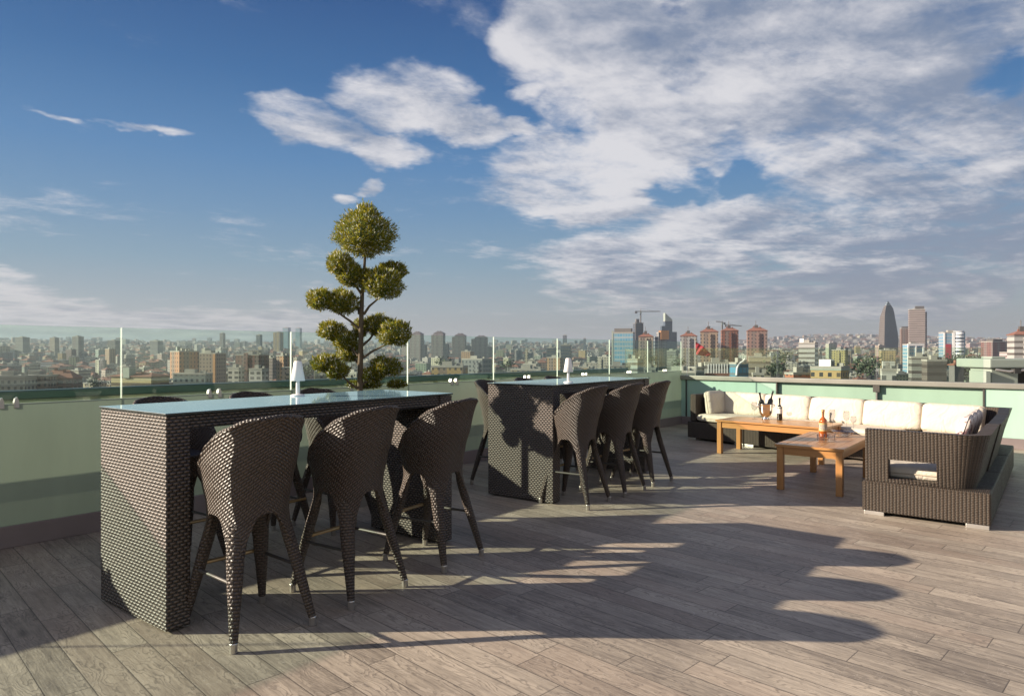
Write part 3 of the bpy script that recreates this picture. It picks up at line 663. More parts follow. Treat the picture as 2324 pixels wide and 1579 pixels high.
# near module with the rounded, pierced arm
t = empty('sofa_section', OW, ang, 'wicker sofa end with rounded corner and rectangular cutout in its armrest, nearest on the right', 'sofa', 'wicker sofa modules of the corner lounge')
W1, DEP = 1.22, 0.92                                                    # local x = away along the wing, local y = inwards (left)
mb = MB(); mb.box(0, W1 - .004, 0.0, DEP, .034, BH); mb.build('base', MAT['sofa_wicker'], t, bevel=.012)
feet(t, [(.01, .012), (.01, DEP - .168), (W1 - .16, .012), (W1 - .16, DEP - .168)], None, (.05, .155))
path = []; RR = 0.17; xi, yo = 0.045, 0.075                             # arm plane x = xi, back plane y = yo
ya = DEP - 0.02
for k in range(27): path.append((Vector((xi, ya + (yo + RR - ya) * k / 26, 0)), Vector((-1, 0, 0))))
for k in range(1, 12):
    a = pi + (pi / 2) * k / 11; path.append((Vector((xi + RR + RR * cos(a), yo + RR + RR * sin(a), 0)), Vector((cos(a), sin(a), 0))))
for k in range(1, 13): path.append((Vector((xi + RR + (W1 - .01 - xi - RR) * k / 12, yo, 0)), Vector((0, -1, 0))))
ln = [0.0]
for (p, _), (q, _) in zip(path, path[1:]): ln.append(ln[-1] + (q - p).length)
def arm_fn(i, j):
    p, n = path[i]; z = BH + .002 + (SH - BH) * j / 16; k = max(0.0, min(1.0, (ln[i] - .25) / .5)); lean = (.02 + .085 * k) * (z - BH) / (SH - BH) - .05 * k
    o = p + n * (lean + .01) + Vector((0, 0, z)); return o, o - n * .10, (ln[i], z)
def arm_mask(i, j): return not (.165 < ln[i] + .001 and ln[i + 1] - .001 < .53 and 1 <= j <= 6)
mb = MB(); mb.sheet(arm_fn, len(path) - 1, 16, arm_mask); mb.build('backrest_and_arm', MAT['sofa_wicker'], t)
def wing_module(x0, x1, label):
    t = empty('sofa_section', OW + WA * x0, ang, label, 'sofa', 'wicker sofa modules of the corner lounge'); Lg = x1 - x0
    mb = MB(); mb.box(.004, Lg - .004, 0, DEP, .034, BH); mb.build('base', MAT['sofa_wicker'], t, bevel=.012)
    feet(t, [(.01, .012), (Lg - .06, .012), (.01, DEP - .168)], None, (.05, .155))
    mb = MB()
    mb.sheet(lambda i, j: (Vector((.008 + (Lg - .016) * i / 12, .10 - .10 * j / 10, BH + .002 + (SH - BH) * j / 10)), Vector((.008 + (Lg - .016) * i / 12, .20 - .10 * j / 10, BH + .002 + (SH - BH) * j / 10)), (Lg * i / 12, (SH - BH) * j / 10)), 12, 10)
    mb.build('backrest', MAT['sofa_wicker'], t)
    return t
wing_module(W1, 2.52, 'armless wicker sofa section seen from behind, middle of the right wing')
# corner module: a plan polygon
t = empty('sofa_corner', Q, 0, 'wicker corner sofa section where the two wings of the lounge meet', 'sofa', 'wicker sofa modules of the corner lounge')
inner = OW + WA * 2.53 - WB * .9
pl4 = [OW + WA * 2.53, Q, Q - LE * 1.015, (OW + WA * 2.53 - WB * .92 + Q - LE * 1.015 - LN * .88) * 0.5]
mb = MB(); mb.prism([((p - Q).x, (p - Q).y) for p in pl4], .034, BH); mb.build('base', MAT['sofa_wicker'], t, bevel=.012)
mb = MB(); cp = [OW + WA * 2.54 - WB * .105, Q - WB * .11 - LN * .11, Q - LE * 1.01 - LN * .13]
def corner_fn(i, j):
    a = cp[0].lerp(cp[1], i / 6) if i <= 6 else cp[1].lerp(cp[2], (i - 6) / 6)
    n = WB if i < 6 else (LN if i > 6 else WB + LN); k = j / 8; o = a - Q + n * (.10 * k) + Vector((0, 0, BH + .002 + (SH - BH) * k)); return o, o - n * .10, (i * .15, k * (SH - BH))
mb.sheet(corner_fn, 12, 8); mb.build('backrest', MAT['sofa_wicker'], t)
for p in (pl4[0].lerp(pl4[3], .12), pl4[1].lerp(pl4[3], .12), pl4[2].lerp(pl4[3], .12)):
    mb = MB(); mb.box(-.05, .05, -.05, .05, 0, .033, Matrix.Translation(p - Q)); mb.build('foot', MAT['steel'], t)

# ---- cushions
def pillow_mb(w_, d_, h_, seed, e=0.30, puff=1.0):
    """soft box: superellipsoid of full sizes w, d, h with creases"""
    mb = MB(); n, m_ = 40, 22; sg = lambda v, p: math.copysign(abs(v) ** p, v); R = []; so_ = Vector((seed * 3.1, seed * 1.7, 0))
    for i in range(m_ + 1):
        th = -pi / 2 + pi * i / m_; row = []
        for j in range(n + 1):
            ph = 2 * pi * j / n
            p = Vector((sg(cos(th), e) * sg(cos(ph), e) * w_ / 2, sg(cos(th), e) * sg(sin(ph), e) * h_ / 2, sg(sin(th), 0.75) * d_ / 2))
            q = p.copy(); q.z = 0
            nn = mnoise.noise(p * 5.0 + so_) * .030 + mnoise.noise(p * 13.0 + so_) * .012
            edge = max(abs(p.x) / (w_ / 2), abs(p.y) / (h_ / 2)); p *= 1.0 + nn
            p.z *= 1.0 - .35 * puff * max(0.0, edge - .55); row.append(p)
        R.append(row)
    mb.grid(R, [[(j / n, i / m_) for j in range(n + 1)] for i in range(m_ + 1)])
    return mb
def pillow(name, at, rot, w_, d_, h_, seed, label, cat='cushion', group=None, mat='cream', tilt=0.0, e=0.30, puff=1.0):
    """w wide, h tall, d thick; lies flat before rot; tilt 90 stands it up facing rot"""
    o = pillow_mb(w_, d_, h_, seed, e, puff).build(name, MAT[mat]); o.location = at
    so_ = Vector((seed * 3.1, seed * 1.7, 0)); sg = lambda v, q: math.copysign(abs(v) ** q, v); pp = []
    for j in range(49):
        a = 2 * pi * j / 48; q = Vector((sg(cos(a), e) * w_ / 2, sg(sin(a), e) * h_ / 2, 0)); pp.append(q * (1.004 + mnoise.noise(q * 5.0 + so_) * .030 + mnoise.noise(q * 13.0 + so_) * .012))
    mb = MB(); mb.tube(pp, .0065, 6, False); mb.build('piping', MAT['piping' if mat == 'cream' else mat], o)
    o.rotation_euler = (Matrix.Rotation(rot, 4, 'Z') @ Matrix.Rotation(radians(tilt), 4, 'X')).to_euler(); tag(o, label, cat, group)
    return o
la = atan2(LE.y, LE.x); SG, BG = 'cream seat cushions of the lounge', 'cream back cushions of the lounge'
for k, nm in enumerate(('flat cream seat cushion at the far left sofa end beside the armrest', 'flat cream seat cushion behind the ice bucket, second from the left end', 'flat cream seat cushion behind the whisky bottle and glasses')):
    c = BL + LE * (seg * (k + .5) + (.07 if k == 0 else 0)) - LN * (.88 - .36)
    pillow('seat_cushion', (c.x, c.y, BH + .068), la, seg - (.16 if k == 0 else .01), .13, .70, k + 1, nm, 'seat cushion', SG, e=.16, puff=.3)
c = (OW + WA * 3.02 - WB * .52 + Q - LE * .55 - LN * .5) * .5
pillow('seat_cushion', (c.x, c.y, BH + .066), (la + ang - pi) / 2 - radians(45) if False else ang, .90, .13, .70, 5, 'flat cream seat cushion in the corner of the lounge', 'seat cushion', SG, e=.16, puff=.3)
for k, (x0, x1) in enumerate(((.17, W1), (W1, 2.5))):
    c = OW + WA * ((x0 + x1) / 2) - WB * .575
    pillow('seat_cushion', (c.x, c.y, BH + .068), ang, x1 - x0 - .02, .13, .68, k + 7, ('flat cream seat cushion seen through the cutout of the near armrest', 'flat cream seat cushion in the middle of the right wing')[k], 'seat cushion', SG, e=.16, puff=.3)
def back_at(px, off=.30):
    b0 = BL - LN * off; k = (px - CX) / F; s = (k * b0.y - b0.x) / (LE.x - k * LE.y); return b0 + LE * s, s
for k, (p0, p1, nm) in enumerate(((1642, 1737, 'cream back cushion half in shadow, behind the wine glass'), (1739, 1838, 'cream back cushion right of the ice bucket'), (1842, 1960, 'cream back cushion above the whisky bottle, third along the long wing'), (1963, 2092, 'cream back cushion second from the corner of the lounge'), (2096, 2232, 'cream back cushion in the corner of the lounge beside the floral cushions'))):
    (a, s0), (b, s1) = back_at(p0), back_at(p1); c = (a + b) / 2; wd = (b - a).length * 1.04
    pillow('back_cushion', (c.x, c.y, BH + .12 + .165), la, wd, .18, .36, k + 11, nm, 'cushion', BG, tilt=79, e=.22)
p = BL + LE * .27 - LN * .52
pillow('arm_cushion', (p.x, p.y, BH + .12 + .175), la + radians(90), .42, .16, .38, 21, 'cream cushion leaning against the far left armrest', 'cushion', None, tilt=80, e=.24)
for k, (x, nm) in enumerate(((1.72, 'white and plum floral cushion, nearest of the row along the right wing'), (2.12, 'white and plum floral cushion, middle of the row along the right wing'), (2.55, 'white and plum floral cushion, last of the row beside the lounge corner'))):
    p = OW + WA * x - WB * .33
    pillow('floral_cushion', (p.x, p.y, BH + .12 + .175), ang + pi, .38, .13, .37, 31 + k, nm, 'cushion', 'floral cushions along the right wing', 'patt', 74, e=.34)

# ================================================================== COFFEE TABLES
def coffee_table(name, at, dirx, L, W_, H_, label):
    t = empty(name, at, atan2(dirx.y, dirx.x), label, 'coffee table', 'teak coffee tables'); lg = .062
    n = 7; tp = MB(); bw = (W_ + .03) / n
    fr = .085
    tp.box(-.015, L + .015, -.015, fr - .015, H_ - .024, H_); tp.box(-.015, L + .015, W_ + .015 - fr, W_ + .015, H_ - .024, H_)
    for x in (-.015, L + .015 - fr):
        M = Matrix.Translation((x, 0, 0)); y0, y1 = fr - .013, W_ + .013 - fr
        b = MB(); tp.quad([(x, y0, H_), (x + fr, y0, H_), (x + fr, y1, H_), (x, y1, H_)], [(y0, 0), (y0, fr), (y1, fr), (y1, 0)])
        tp.box(x, x + fr, y0, y1, H_ - .024, H_ - .0008)
    k = 0; y = fr - .012; wy = (W_ + .024 - 2 * fr) / 6
    for k in range(6): tp.box(fr - .012, L + .012 - fr, y + wy * k + .002, y + wy * (k + 1) - .002, H_ - .022, H_ - .001 - .0006 * (k % 2))
    tp.build('tabletop', MAT['teak'], t)
    ap = MB()
    for y0 in (.012, W_ - .034): ap.box(lg + .001, L - lg - .001, y0, y0 + .022, H_ - .105, H_ - .025)
    M = Matrix.Rotation(pi / 2, 4, 'Z')
    for x0 in (.012, L - .034): ap.box(lg + .001, W_ - lg - .001, -x0 - .022, -x0, H_ - .105, H_ - .025, M)
    ap.build('apron', MAT['teak'], t)
    MV = Matrix.Rotation(-pi / 2, 4, 'Y')
    for x in (0, L - lg):
        for y in (0, W_ - lg):
            mb = MB(); mb.box(0.0, H_ - .0245, y, y + lg, -x - lg, -x, MV); mb.build('leg', MAT['teak'], t, bevel=.004)
    return t
C1 = floor_pt(1627, 1028); CD1 = Vector((.716, -.698, 0))
coffee_table('coffee_table', C1, CD1, 1.42, .64, .465, 'oblong teak coffee table carrying the ice bucket, along the long sofa')
C2 = floor_pt(1912, 1128); CD2 = Vector((.614, .789, 0))
coffee_table('coffee_table', C2, CD2, 1.32, .62, .465, 'oblong teak coffee table carrying the whisky bottle, end on to the viewer')
TT = .466
def on_top(px, py): return floor_pt(px, py, TT)

def bottle_prof(h, r, neck=.34, nr=.29):
    return [(0, 0), (r * .94, 0), (r, .006), (r, h * (1 - neck - .14)), (r * .86, h * (1 - neck - .06)), (r * nr * 1.25, h * (1 - neck + .02)), (r * nr, h * .78), (r * nr, h * .93), (r * nr * 1.2, h * .935), (r * nr * 1.2, h * .96), (r * nr, h * .965), (r * nr, h), (0, h)]
def bottle(name, at, h, r, label, body, foil, lab=None, lab_mat=None, tilt=None, loc_group=None, neck=.34):
    t = empty(name, at, .3, label, 'bottle', loc_group)
    if tilt: t.rotation_euler = tilt
    mb = MB(); mb.lathe(bottle_prof(h, r, neck), 24); mb.build('body', MAT[body], t)
    mb = MB(); mb.lathe([(r * .315, h * .80), (r * .32, h * .90), (r * .40, h * .93), (r * .40, h * 1.002), (0, h * 1.003)], 18); mb.build('cap', MAT[foil], t)
    for z0, z1, m_ in (lab or ()):
        mb = MB(); mb.lathe([(r + .0008, h * z0), (r + .0008, h * z1)], 24); mb.build('label', MAT[m_], t)
    return t
# ice bucket
pb = on_top(1738, 951)
t = empty('ice_bucket', pb, 0, 'polished metal ice bucket with two bottles on the coffee table', 'ice bucket')
mb = MB(); mb.lathe([(0, 0), (.052, 0), (.055, .006), (.050, .012), (.034, .026), (.040, .038), (.070, .060), (.086, .095), (.094, .150), (.099, .205), (.105, .212), (.103, .216), (.096, .210), (.090, .150), (.080, .10), (.0, .07)], 32); mb.build('bowl', MAT['chrome'], t)
for s in (-1, 1):
    mb = MB(); mb.tube([(s * .096, 0, .17), (s * .122, 0, .178), (s * .124, 0, .196), (s * .098, 0, .20)], .006, 8); mb.build('handle', MAT['chrome'], t)
bottle('wine_bottle', pb + Vector((-.030, -.005, .085)), .295, .036, 'dark bottle leaning left in the ice bucket', 'bottle', 'bottle', tilt=(radians(4), radians(-13), 0), loc_group='dark bottles in the ice bucket')
bottle('wine_bottle', pb + Vector((.028, .008, .085)), .315, .036, 'dark bottle leaning right in the ice bucket', 'bottle', 'bottle', tilt=(radians(-3), radians(15), 0), loc_group='dark bottles in the ice bucket')
bottle('wine_bottle', on_top(1769.5, 953), .305, .036, 'dark wine bottle with white label standing right of the ice bucket', 'bottle', 'bottle', ((.30, .52, 'paper'), (.56, .60, 'paper')))
bottle('whisky_bottle', on_top(1868, 991), .30, .042, 'amber whisky bottle with pale label on the nearer coffee table', 'amber', 'foil', ((.22, .52, 'gold_paper'), (.27, .46, 'paper')), neck=.30)
def wine_glass(at, h, r, label, grp):
    t = empty('wine_glass', at, 0, label, 'wine glass', grp)
    mb = MB(); mb.lathe([(0, .002), (r * .85, 0), (r * .85, .003), (.006, .008), (.0045, .02), (.0045, h * .45), (.010, h * .49)], 24); mb.build('stem', MAT['tumbler'], t)
    mb = MB(); mb.lathe([(.008, h * .485), (r * .7, h * .56), (r, h * .70), (r * .95, h * .86), (r * .80, h), (r * .77, h), (r * .92, h * .86), (r * .96, h * .70), (r * .66, h * .57), (0, h * .50)], 28); mb.build('bowl', MAT['tumbler'], t)
def tumbler(at, h, r, label, grp):
    t = empty('tumbler', at, 0, label, 'tumbler', grp)
    mb = MB(); mb.lathe([(0, 0), (r * .9, 0), (r * .93, .004), (r, h), (r - .003, h), (r * .86, .014), (0, .012)], 24); mb.build('body', MAT['tumbler'], t)
WG = 'clear wine glasses on the coffee tables'
wine_glass(on_top(1712, 950), .235, .042, 'clear stemmed wine glass left of the ice bucket', WG)
wine_glass(on_top(1791, 951), .10, .036, 'short clear glass right of the standing wine bottle', WG)
wine_glass(on_top(1889, 975), .245, .036, 'tall clear wine glass just right of the whisky bottle', WG)
wine_glass(on_top(1921, 977), .235, .036, 'tall clear wine glass above the glass dish', WG)
wine_glass(on_top(1937, 974), .16, .036, 'clear wine glass nearest the pierced armrest', WG)
tumbler(on_top(1863, 1002), .082, .040, 'clear tumbler in front of the whisky bottle', 'clear tumblers on the coffee table')
tumbler(on_top(1887, 1001), .082, .040, 'clear tumbler right of the whisky bottle', 'clear tumblers on the coffee table')
t = empty('glass_dish', on_top(1914, 988), 0, 'wide clear glass dish on the nearer coffee table', 'dish')
mb = MB(); mb.lathe([(0, 0), (.055, 0), (.085, .012), (.118, .045), (.121, .048), (.118, .049), (.082, .018), (0, .008)], 32); mb.build('bowl', MAT['tumbler'], t)

# ================================================================== THE CITY
def zg(x, y):
    """height of the land below and beyond the hotel roof"""
    r = hypot(x, y)
    z = -46 + 64 * max(0.0, min(1.0, (r - 650) / 2400)) ** 1.15 + max(0, r - 3050) * 0.021
    z += 40 * math.exp(-(((x - 1720) / 420) ** 2 + ((y - 3700) / 700) ** 2)) + 16 * math.exp(-(((x - 2250) / 500) ** 2 + ((y - 3500) / 600) ** 2))
    return z + 3.0 * mnoise.noise(Vector((x * .003, y * .003, 0)))
mb = MB(); G = []
for i in range(60):
    r = 60 * (1.079 ** i); G.append([(r * sin(a), r * cos(a), zg(r * sin(a), r * cos(a))) for a in [radians(-62 + 124 * j / 80) for j in range(81)]])
mb.grid(G, None, 0, True, flip=True); tag(mb.build('ground', MAT['ground']), kind='structure')
mb = MB(); G = []
for i, (h, r) in enumerate(((-10, 5000), (0.75, 5150), (0.9, 5300), (-1, 5600))):
    G.append([(r * sin(a), r * cos(a), (62 + 40 * mnoise.noise(Vector((a * 4, 2, 0))) + 14 * mnoise.noise(Vector((a * 17, 5, 0)))) * h if h > 0 else h * 10) for a in [radians(-60 + 120 * j / 160) for j in range(161)]])
mb.grid(G, None, 0, True, flip=True); tag(mb.build('hills', MAT['ground']), kind='structure')

PAL = {'cream': (.58, .52, .41), 'beige': (.46, .38, .29), 'grey': (.30, .295, .285), 'white': (.66, .64, .60), 'pink': (.50, .33, .26), 'ochre': (.52, .38, .20), 'brown': (.25, .18, .145), 'pale green': (.40, .44, .37), 'dark grey': (.16, .155, .15)}
def bmesh_block(w, d, h, roof, rh, wallmat=0, over=0.4, steps=()):
    """box body plus extras in one mesh; returns body MB and roof MB"""
    b = MB(); b.box(-w / 2, w / 2, -d / 2, d / 2, 0, h, mat=0, skip=('+z', '-z'))
    r = MB(); a, c = w / 2 + over, d / 2 + over
    if roof == 'hip':
        k = min(a, c) * 0.8; R = [(-a, -c, h), (a, -c, h), (a, c, h), (-a, c, h)]; q = [(-a + k, 0, h + rh), (a - k, 0, h + rh)] if a > c else [(0, -c + k, h + rh), (0, c - k, h + rh)]
        if a > c: fs = [(R[0], R[1], q[1], q[0]), (R[2], R[3], q[0], q[1]), (R[1], R[2], q[1]), (R[3], R[0], q[0])]
        else: fs = [(R[0], R[1], q[0]), (R[1], R[2], q[1], q[0]), (R[2], R[3], q[1]), (R[3], R[0], q[0], q[1])]
        for f in fs: r.quad(f)
        r.box(-a, a, -c, c, h - .35, h)
        r.box(-w * .2, -w * .2 + 1.2, -.5, .5, h + rh * .4, h + rh + 1.0); r.box(w * .12, w * .12 + 1.0, -d * .2, -d * .2 + 1.0, h + rh * .2, h + rh + .5)
    else:
        r.box(-w / 2 - .15, w / 2 + .15, -d / 2 - .15, d / 2 + .15, h, h + .9)
        r.box(-w * .22, w * .1, -d * .2, d * .2, h + .9, h + .9 + max(rh, 1.5))
        for q in range(3): a_, c_ = w * (.16 + .1 * q), d * (.25 - .2 * q); r.box(a_, a_ + 1.3, c_, c_ + 1.1, h + .9, h + 2.1)
    return b, r
def block(name, label, cat, pl, pr, yt, Y, colr, roof='flat', rh=None, mat='wall', yaw=0.0, group=None, dk=0.8, extra=None, roofmat=None, x=None, wtot=None, htop=None, part='roof'):
    wt_ = (pr - pl) / F * Y if wtot is None else wtot
    cx = ((pl + pr) / 2 - CX) / F * Y if x is None else x
    rh = (min(3.2, wt_ * .16) if roof == 'hip' else 2.0) if rh is None else rh
    top = (EYE + (HY - yt) / F * Y) if htop is None else htop
    ya = abs(yaw); wd = wt_ / (cos(ya) + dk * sin(ya)); dp = wd * dk
    zb = zg(cx, Y) - 4
    h = max(6.0, top - zb - rh - (0.9 if roof != 'hip' else 0))
    b, r = bmesh_block(wd, dp, h, roof, rh)
    o = b.build(name, MAT[mat]); o.location = (cx * (Y + dp * .35) / Y, Y + dp / 2, zb); o.rotation_euler = (0, 0, yaw); o.color = (*[v * .56 for v in colr], 1)
    ro = r.build(part, MAT[roofmat or ('tile' if roof == 'hip' else 'flatroof')], o)
    tag(o, label, cat, group)
    if extra: extra(o, wd, dp, h)
    elif Y < 900 and mat in ('wall', 'balcony') and group:
        if random.random() < .6: stack(o, wd, dp, h, (random.choice((-.25, .0, .25)) * wd,), 'balcony', wd * .22, 1.1)
    return o
def bits(o, specs):
    """extra boxes on a building, each its own part: (name, material, x0,x1,y0,y1,z0,z1)"""
    for nm, m_, *q in specs:
        mb = MB(); mb.box(*q); c = mb.build(nm, MAT[m_], o); c.color = o.color
def stack(o, w, d, h, xs, colm='balcony', wide=2.6, dep=0.9):           # projecting balcony stacks
    for x in xs: bits(o, [('balcony_stack', colm, x - wide / 2, x + wide / 2, -d / 2 - dep, -d / 2 - .02, 3, h - 2)])

NOTE = []                                                               # landmarks: (label used in other labels, px centre, left, right, top, distance)
def lm(short, *a, **k):
    pl, pr, yt, Y = a[3], a[4], a[5], a[6]; NOTE.append((short, (pl + pr) / 2, pl, pr, yt, Y)); return block(*a, **k)
def tower_bits(o, w, d, h):
    stack(o, w, d, h, (0.0,), 'balcony', w * .20, 1.2)
    bits(o, [('roof_box', 'slate', -w * .12, w * .06, -d * .1, d * .15, h + 1.5, h + 5.0)])
    mb = MB(); mb.tube([(-w * .05, 0, h + 4), (-w * .05, 0, h + 9)], .22, 6); mb.build('mast', MAT['crane'], o)
C = PAL
# --- right half skyline, left to right
lm('the light blue glass tower', 'glass_tower', 'light blue glass office tower with pale grid, left of the skyline cranes', 'tower', 1389, 1443, 748, 560, (.46, .56, .60), mat='curtain', yaw=-.35, dk=.6, extra=lambda o, w, d, h: bits(o, [('roof_screen', 'conc', -w * .42, w * .4, -d * .3, d * .3, h + 1, h + 4.0), ('corner_fin', 'unit', -w * .52, -w * .44, -d * .52, -d * .4, 4, h + 2), ('glass_bay', 'curtain', -w * .18, w * .3, -d / 2 - .9, -d / 2 - .02, 2, h * .74)]))
lm('the unfinished tower', 'unfinished_tower', 'dark concrete tower shell under construction beside the tall crane', 'tower', 1438, 1459, 730, 980, (.10, .095, .10), mat='darkglass', yaw=.2, roofmat='conc', extra=lambda o, w, d, h: bits(o, [('lower_frame', 'darkglass', -w * 1.35, -w * .5, -d * .4, d * .4, 0, h - 22), ('scaffold', 'crane', -w * .52, -w * .44, -d * .56, -d * .5, 0, h + 3), ('scaffold', 'crane', w * .44, w * .52, -d * .56, -d * .5, 0, h + 2), ('roof_frame', 'conc', -w * .3, w * .1, -d * .2, d * .2, h + 2, h + 7)]))
lm('the red roofed tower by the unfinished tower', 'apartment_tower', 'beige tower with red roof in front of the unfinished tower', 'tower', 1448, 1486, 757, 620, (.52, .43, .34), 'hip', mat='striped', yaw=-.25, extra=tower_bits)
lm('the dark slanted tower', 'office_tower', 'dark blue tower with slanted crown, tallest of the middle skyline', 'tower', 1507, 1525, 727, 1150, (.10, .13, .17), mat='darkglass', yaw=.1, rh=.5, extra=lambda o, w, d, h: (bits(o, [('side_wing', 'darkglass', -w * .95, -w * .5, -d * .4, d * .4, 0, h - 8), ('low_wing', 'darkglass', w * .3, w * 1.1, -d * .62, d * .3, 0, h - 18)]), (lambda m: (m.quad([(-w / 2, -d / 2, h), (w / 2, -d / 2, h), (w / 2, -d / 2, h + 3), (-w / 2, -d / 2, h + 14)]), m.quad([(w / 2, d / 2, h), (-w / 2, d / 2, h), (-w / 2, d / 2, h + 14), (w / 2, d / 2, h + 3)]), m.quad([(-w / 2, -d / 2, h + 14), (w / 2, -d / 2, h + 3), (w / 2, d / 2, h + 3), (-w / 2, d / 2, h + 14)]), m.quad([(-w / 2, d / 2, h), (-w / 2, -d / 2, h), (-w / 2, -d / 2, h + 14), (-w / 2, d / 2, h + 14)]), m.build('slanted_crown', MAT['unit'], o)))(MB())))
lm('the beige headed tower', 'office_tower', 'grey tower with protruding beige head, before the dark slanted tower', 'tower', 1492, 1512, 750, 760, (.36, .38, .40), mat='striped', yaw=.1, extra=lambda o, w, d, h: bits(o, [('head', 'foil', -w * .25, w * .75, -d * .7, d * .5, h - 7, h + 3), ('side_tower', 'darkglass', -w * .95, -w * .52, -d * .4, d * .4, 0, h - 4)]))
lm('the white gabled tower', 'apartment_tower', 'pale grey white tower with shallow gabled roof left of the flag', 'tower', 1543, 1586, 755, 640, (.50, .50, .50), 'hip', mat='striped', yaw=-.3, extra=tower_bits)
lm('the beige tower by the flag', 'apartment_tower', 'beige tower with dark central balcony strip right of the flag', 'tower', 1588, 1634, 745, 600, (.50, .36, .26), 'hip', mat='striped', yaw=-.28, extra=tower_bits)
lm('the red brown tower', 'apartment_tower', 'red brown tower joined to the beige tower, under two cranes', 'tower', 1636, 1678, 743, 640, (.34, .125, .070), 'hip', mat='striped', yaw=-.22, extra=tower_bits)
lm('the pinkish tower', 'apartment_tower', 'pinkish brown tower standing alone with red hipped roof', 'tower', 1694, 1745, 742, 580, (.42, .26, .22), 'hip', mat='striped', yaw=-.28, extra=tower_bits)
lm('the striped white block', 'office_block', 'low white block with tall vertical stripes below the beige tower', 'block', 1599, 1656, 812, 330, (.62, .62, .60), mat='banded', yaw=-.2, dk=.5, extra=lambda o, w, d, h: bits(o, [('fin', 'white', -w / 2 + w * k / 9, -w / 2 + w * k / 9 + .5, -d / 2 - .5, -d / 2 - .01, 4, h) for k in range(1, 9)] + [('front_hall', 'tile', -w * .5, w * .55, -d * .9, -d * .55, 0, h - 4.5)]))
lm('the arched glass hall', 'glass_hall', 'dark blue glass hall with curved white edge, below the red brown tower', 'hall', 1660, 1697, 812, 310, (.16, .22, .26), mat='curtain', yaw=.25, dk=.9, extra=lambda o, w, d, h: (lambda m: (m.tube([(-w * .5, -d * .52, h - 5), (-w * .45, -d * .52, h - 1.6), (-w * .3, -d * .52, h + .2), (0, -d * .52, h + 1.2), (w * .2, -d * .52, h + 2.4)], .45, 8), m.build('curved_edge', MAT['white'], o)))(MB()))
lm('the open beige block', 'office_block', 'beige office block with dark bands, below the pinkish tower', 'block', 1698, 1752, 801, 430, (.50, .44, .33), mat='banded', yaw=-.3, dk=.6)
lm('the small cream house', 'house', 'small cream house with flat roof by the coping, below the beige office block', 'house', 1708, 1734, 832, 230, (.66, .60, .44), yaw=-.2, dk=.7)
lm('the cream low block', 'office_block', 'long low cream block at the foot of the light blue glass tower', 'block', 1374, 1432, 820, 370, (.60, .55, .42), yaw=-.15, dk=.4)
lm('the white and grey block', 'office_block', 'white banded block with plain grey side, right of the light blue tower', 'block', 1424, 1461, 806, 400, (.60, .62, .62), mat='banded', yaw=-.7, dk=1.0)
lm('the white annex', 'house', 'small white house by the glass screen joint, below the red roofed tower', 'house', 1461, 1490, 824, 300, (.68, .64, .60), yaw=-.2)
lm('the yellow house', 'house', 'bright yellow orange house just right of the farther table lamp', 'house', 1321, 1339, 822, 330, (.70, .40, .10), yaw=-.3)
lm('the white slab', 'office_block', 'tall white slab with grey shaded side, left of the yellow building', 'block', 1812, 1862, 771, 520, (.62, .62, .60), mat='banded', yaw=-.6, dk=1.1, extra=lambda o, w, d, h: bits(o, [('lift_tower', 'white', -w * .5, -w * .25, -d * .2, d * .2, h + .5, h + 4)]))
lm('the yellow building', 'apartment_block', 'ochre yellow building with rows of small windows and roof penthouse', 'building', 1842, 1934, 819, 250, (.60, .43, .20), mat='wall', yaw=-.72, dk=1.0, extra=lambda o, w, d, h: bits(o, [('penthouse', 'white', -w * .3, w * .1, -d * .25, d * .15, h + .9, h + 3.4), ('cornice', 'unit', -w * .515, w * .515, -d * .515, d * .515, h - .5, h - .02)]))
lm('the orange low house', 'house', 'low orange red house with clutter on its roof, left of the yellow building', 'house', 1790, 1843, 833, 260, (.52, .20, .12), yaw=.1)
# blade tower
YB = 1350; NOTE.append(('the blade shaped tower', 2016, 1994, 2039, 684, YB))
t = empty('blade_tower', ((2016 - CX) / F * YB, YB, zg((2016 - CX) / F * YB, YB) - 4), 0, 'tall dark blade shaped tower with pointed curved top', 'tower')
rows = [(80, 893, 897, 903), (100, 880, 890, 918), (120, 868, 884, 931), (150, 850, 876, 952), (200, 831, 868, 966), (240, 816, 866, 972), (320, 809, 865, 987), (400, 804, 864, 1001), (470, 801, 862, 1009), (600, 799, 862, 1007), (700, 801, 864, 999), (820, 803, 864, 994)]
L_, R_, K_ = [], [], []; z0 = t.location.z
for (yy, l, m_, r) in rows:
    f = lambda q, dy=0.0: ((2350 + q / 3.575) / 1.2909 - CX) / F * (YB + dy) - (2016 - CX) / F * YB
    z = EYE + (HY - (860 + yy / 3.575) / 1.2909) / F * YB - z0; w_ = f(r) - f(l)
    A_, B_, D_ = (f(l, w_ * .5), w_ * .5, z), (f(m_), 0, z), (f(r, w_ * .3), w_ * .3, z); L_.append([A_, B_]); R_.append([B_, D_]); K_.append([D_, (f((m_ + r) / 2, w_ * .9), w_ * .9, z), A_])
uv = lambda Gd: [[(sum(hypot(q[k + 1][0] - q[k][0], q[k + 1][1] - q[k][1]) for k in range(j)), q[j][2]) for j in range(len(q))] for q in Gd]
for nm, Gd, c in (('lit_face', L_, (.10, .085, .08)), ('dark_face', R_, (.03, .032, .045)), ('rear_face', K_, (.05, .055, .065))):  # left face has a browner wall colour than the other two
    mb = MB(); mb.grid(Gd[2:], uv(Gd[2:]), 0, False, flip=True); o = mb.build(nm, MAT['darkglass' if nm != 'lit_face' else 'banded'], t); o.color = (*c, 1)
mb = MB()
for Gd in (L_, R_, K_): mb.grid(Gd[:3], uv(Gd[:3]), 0, False, flip=True)
o = mb.build('glass_tip', MAT['darkglass'], t); o.color = (.25, .30, .32, 1)
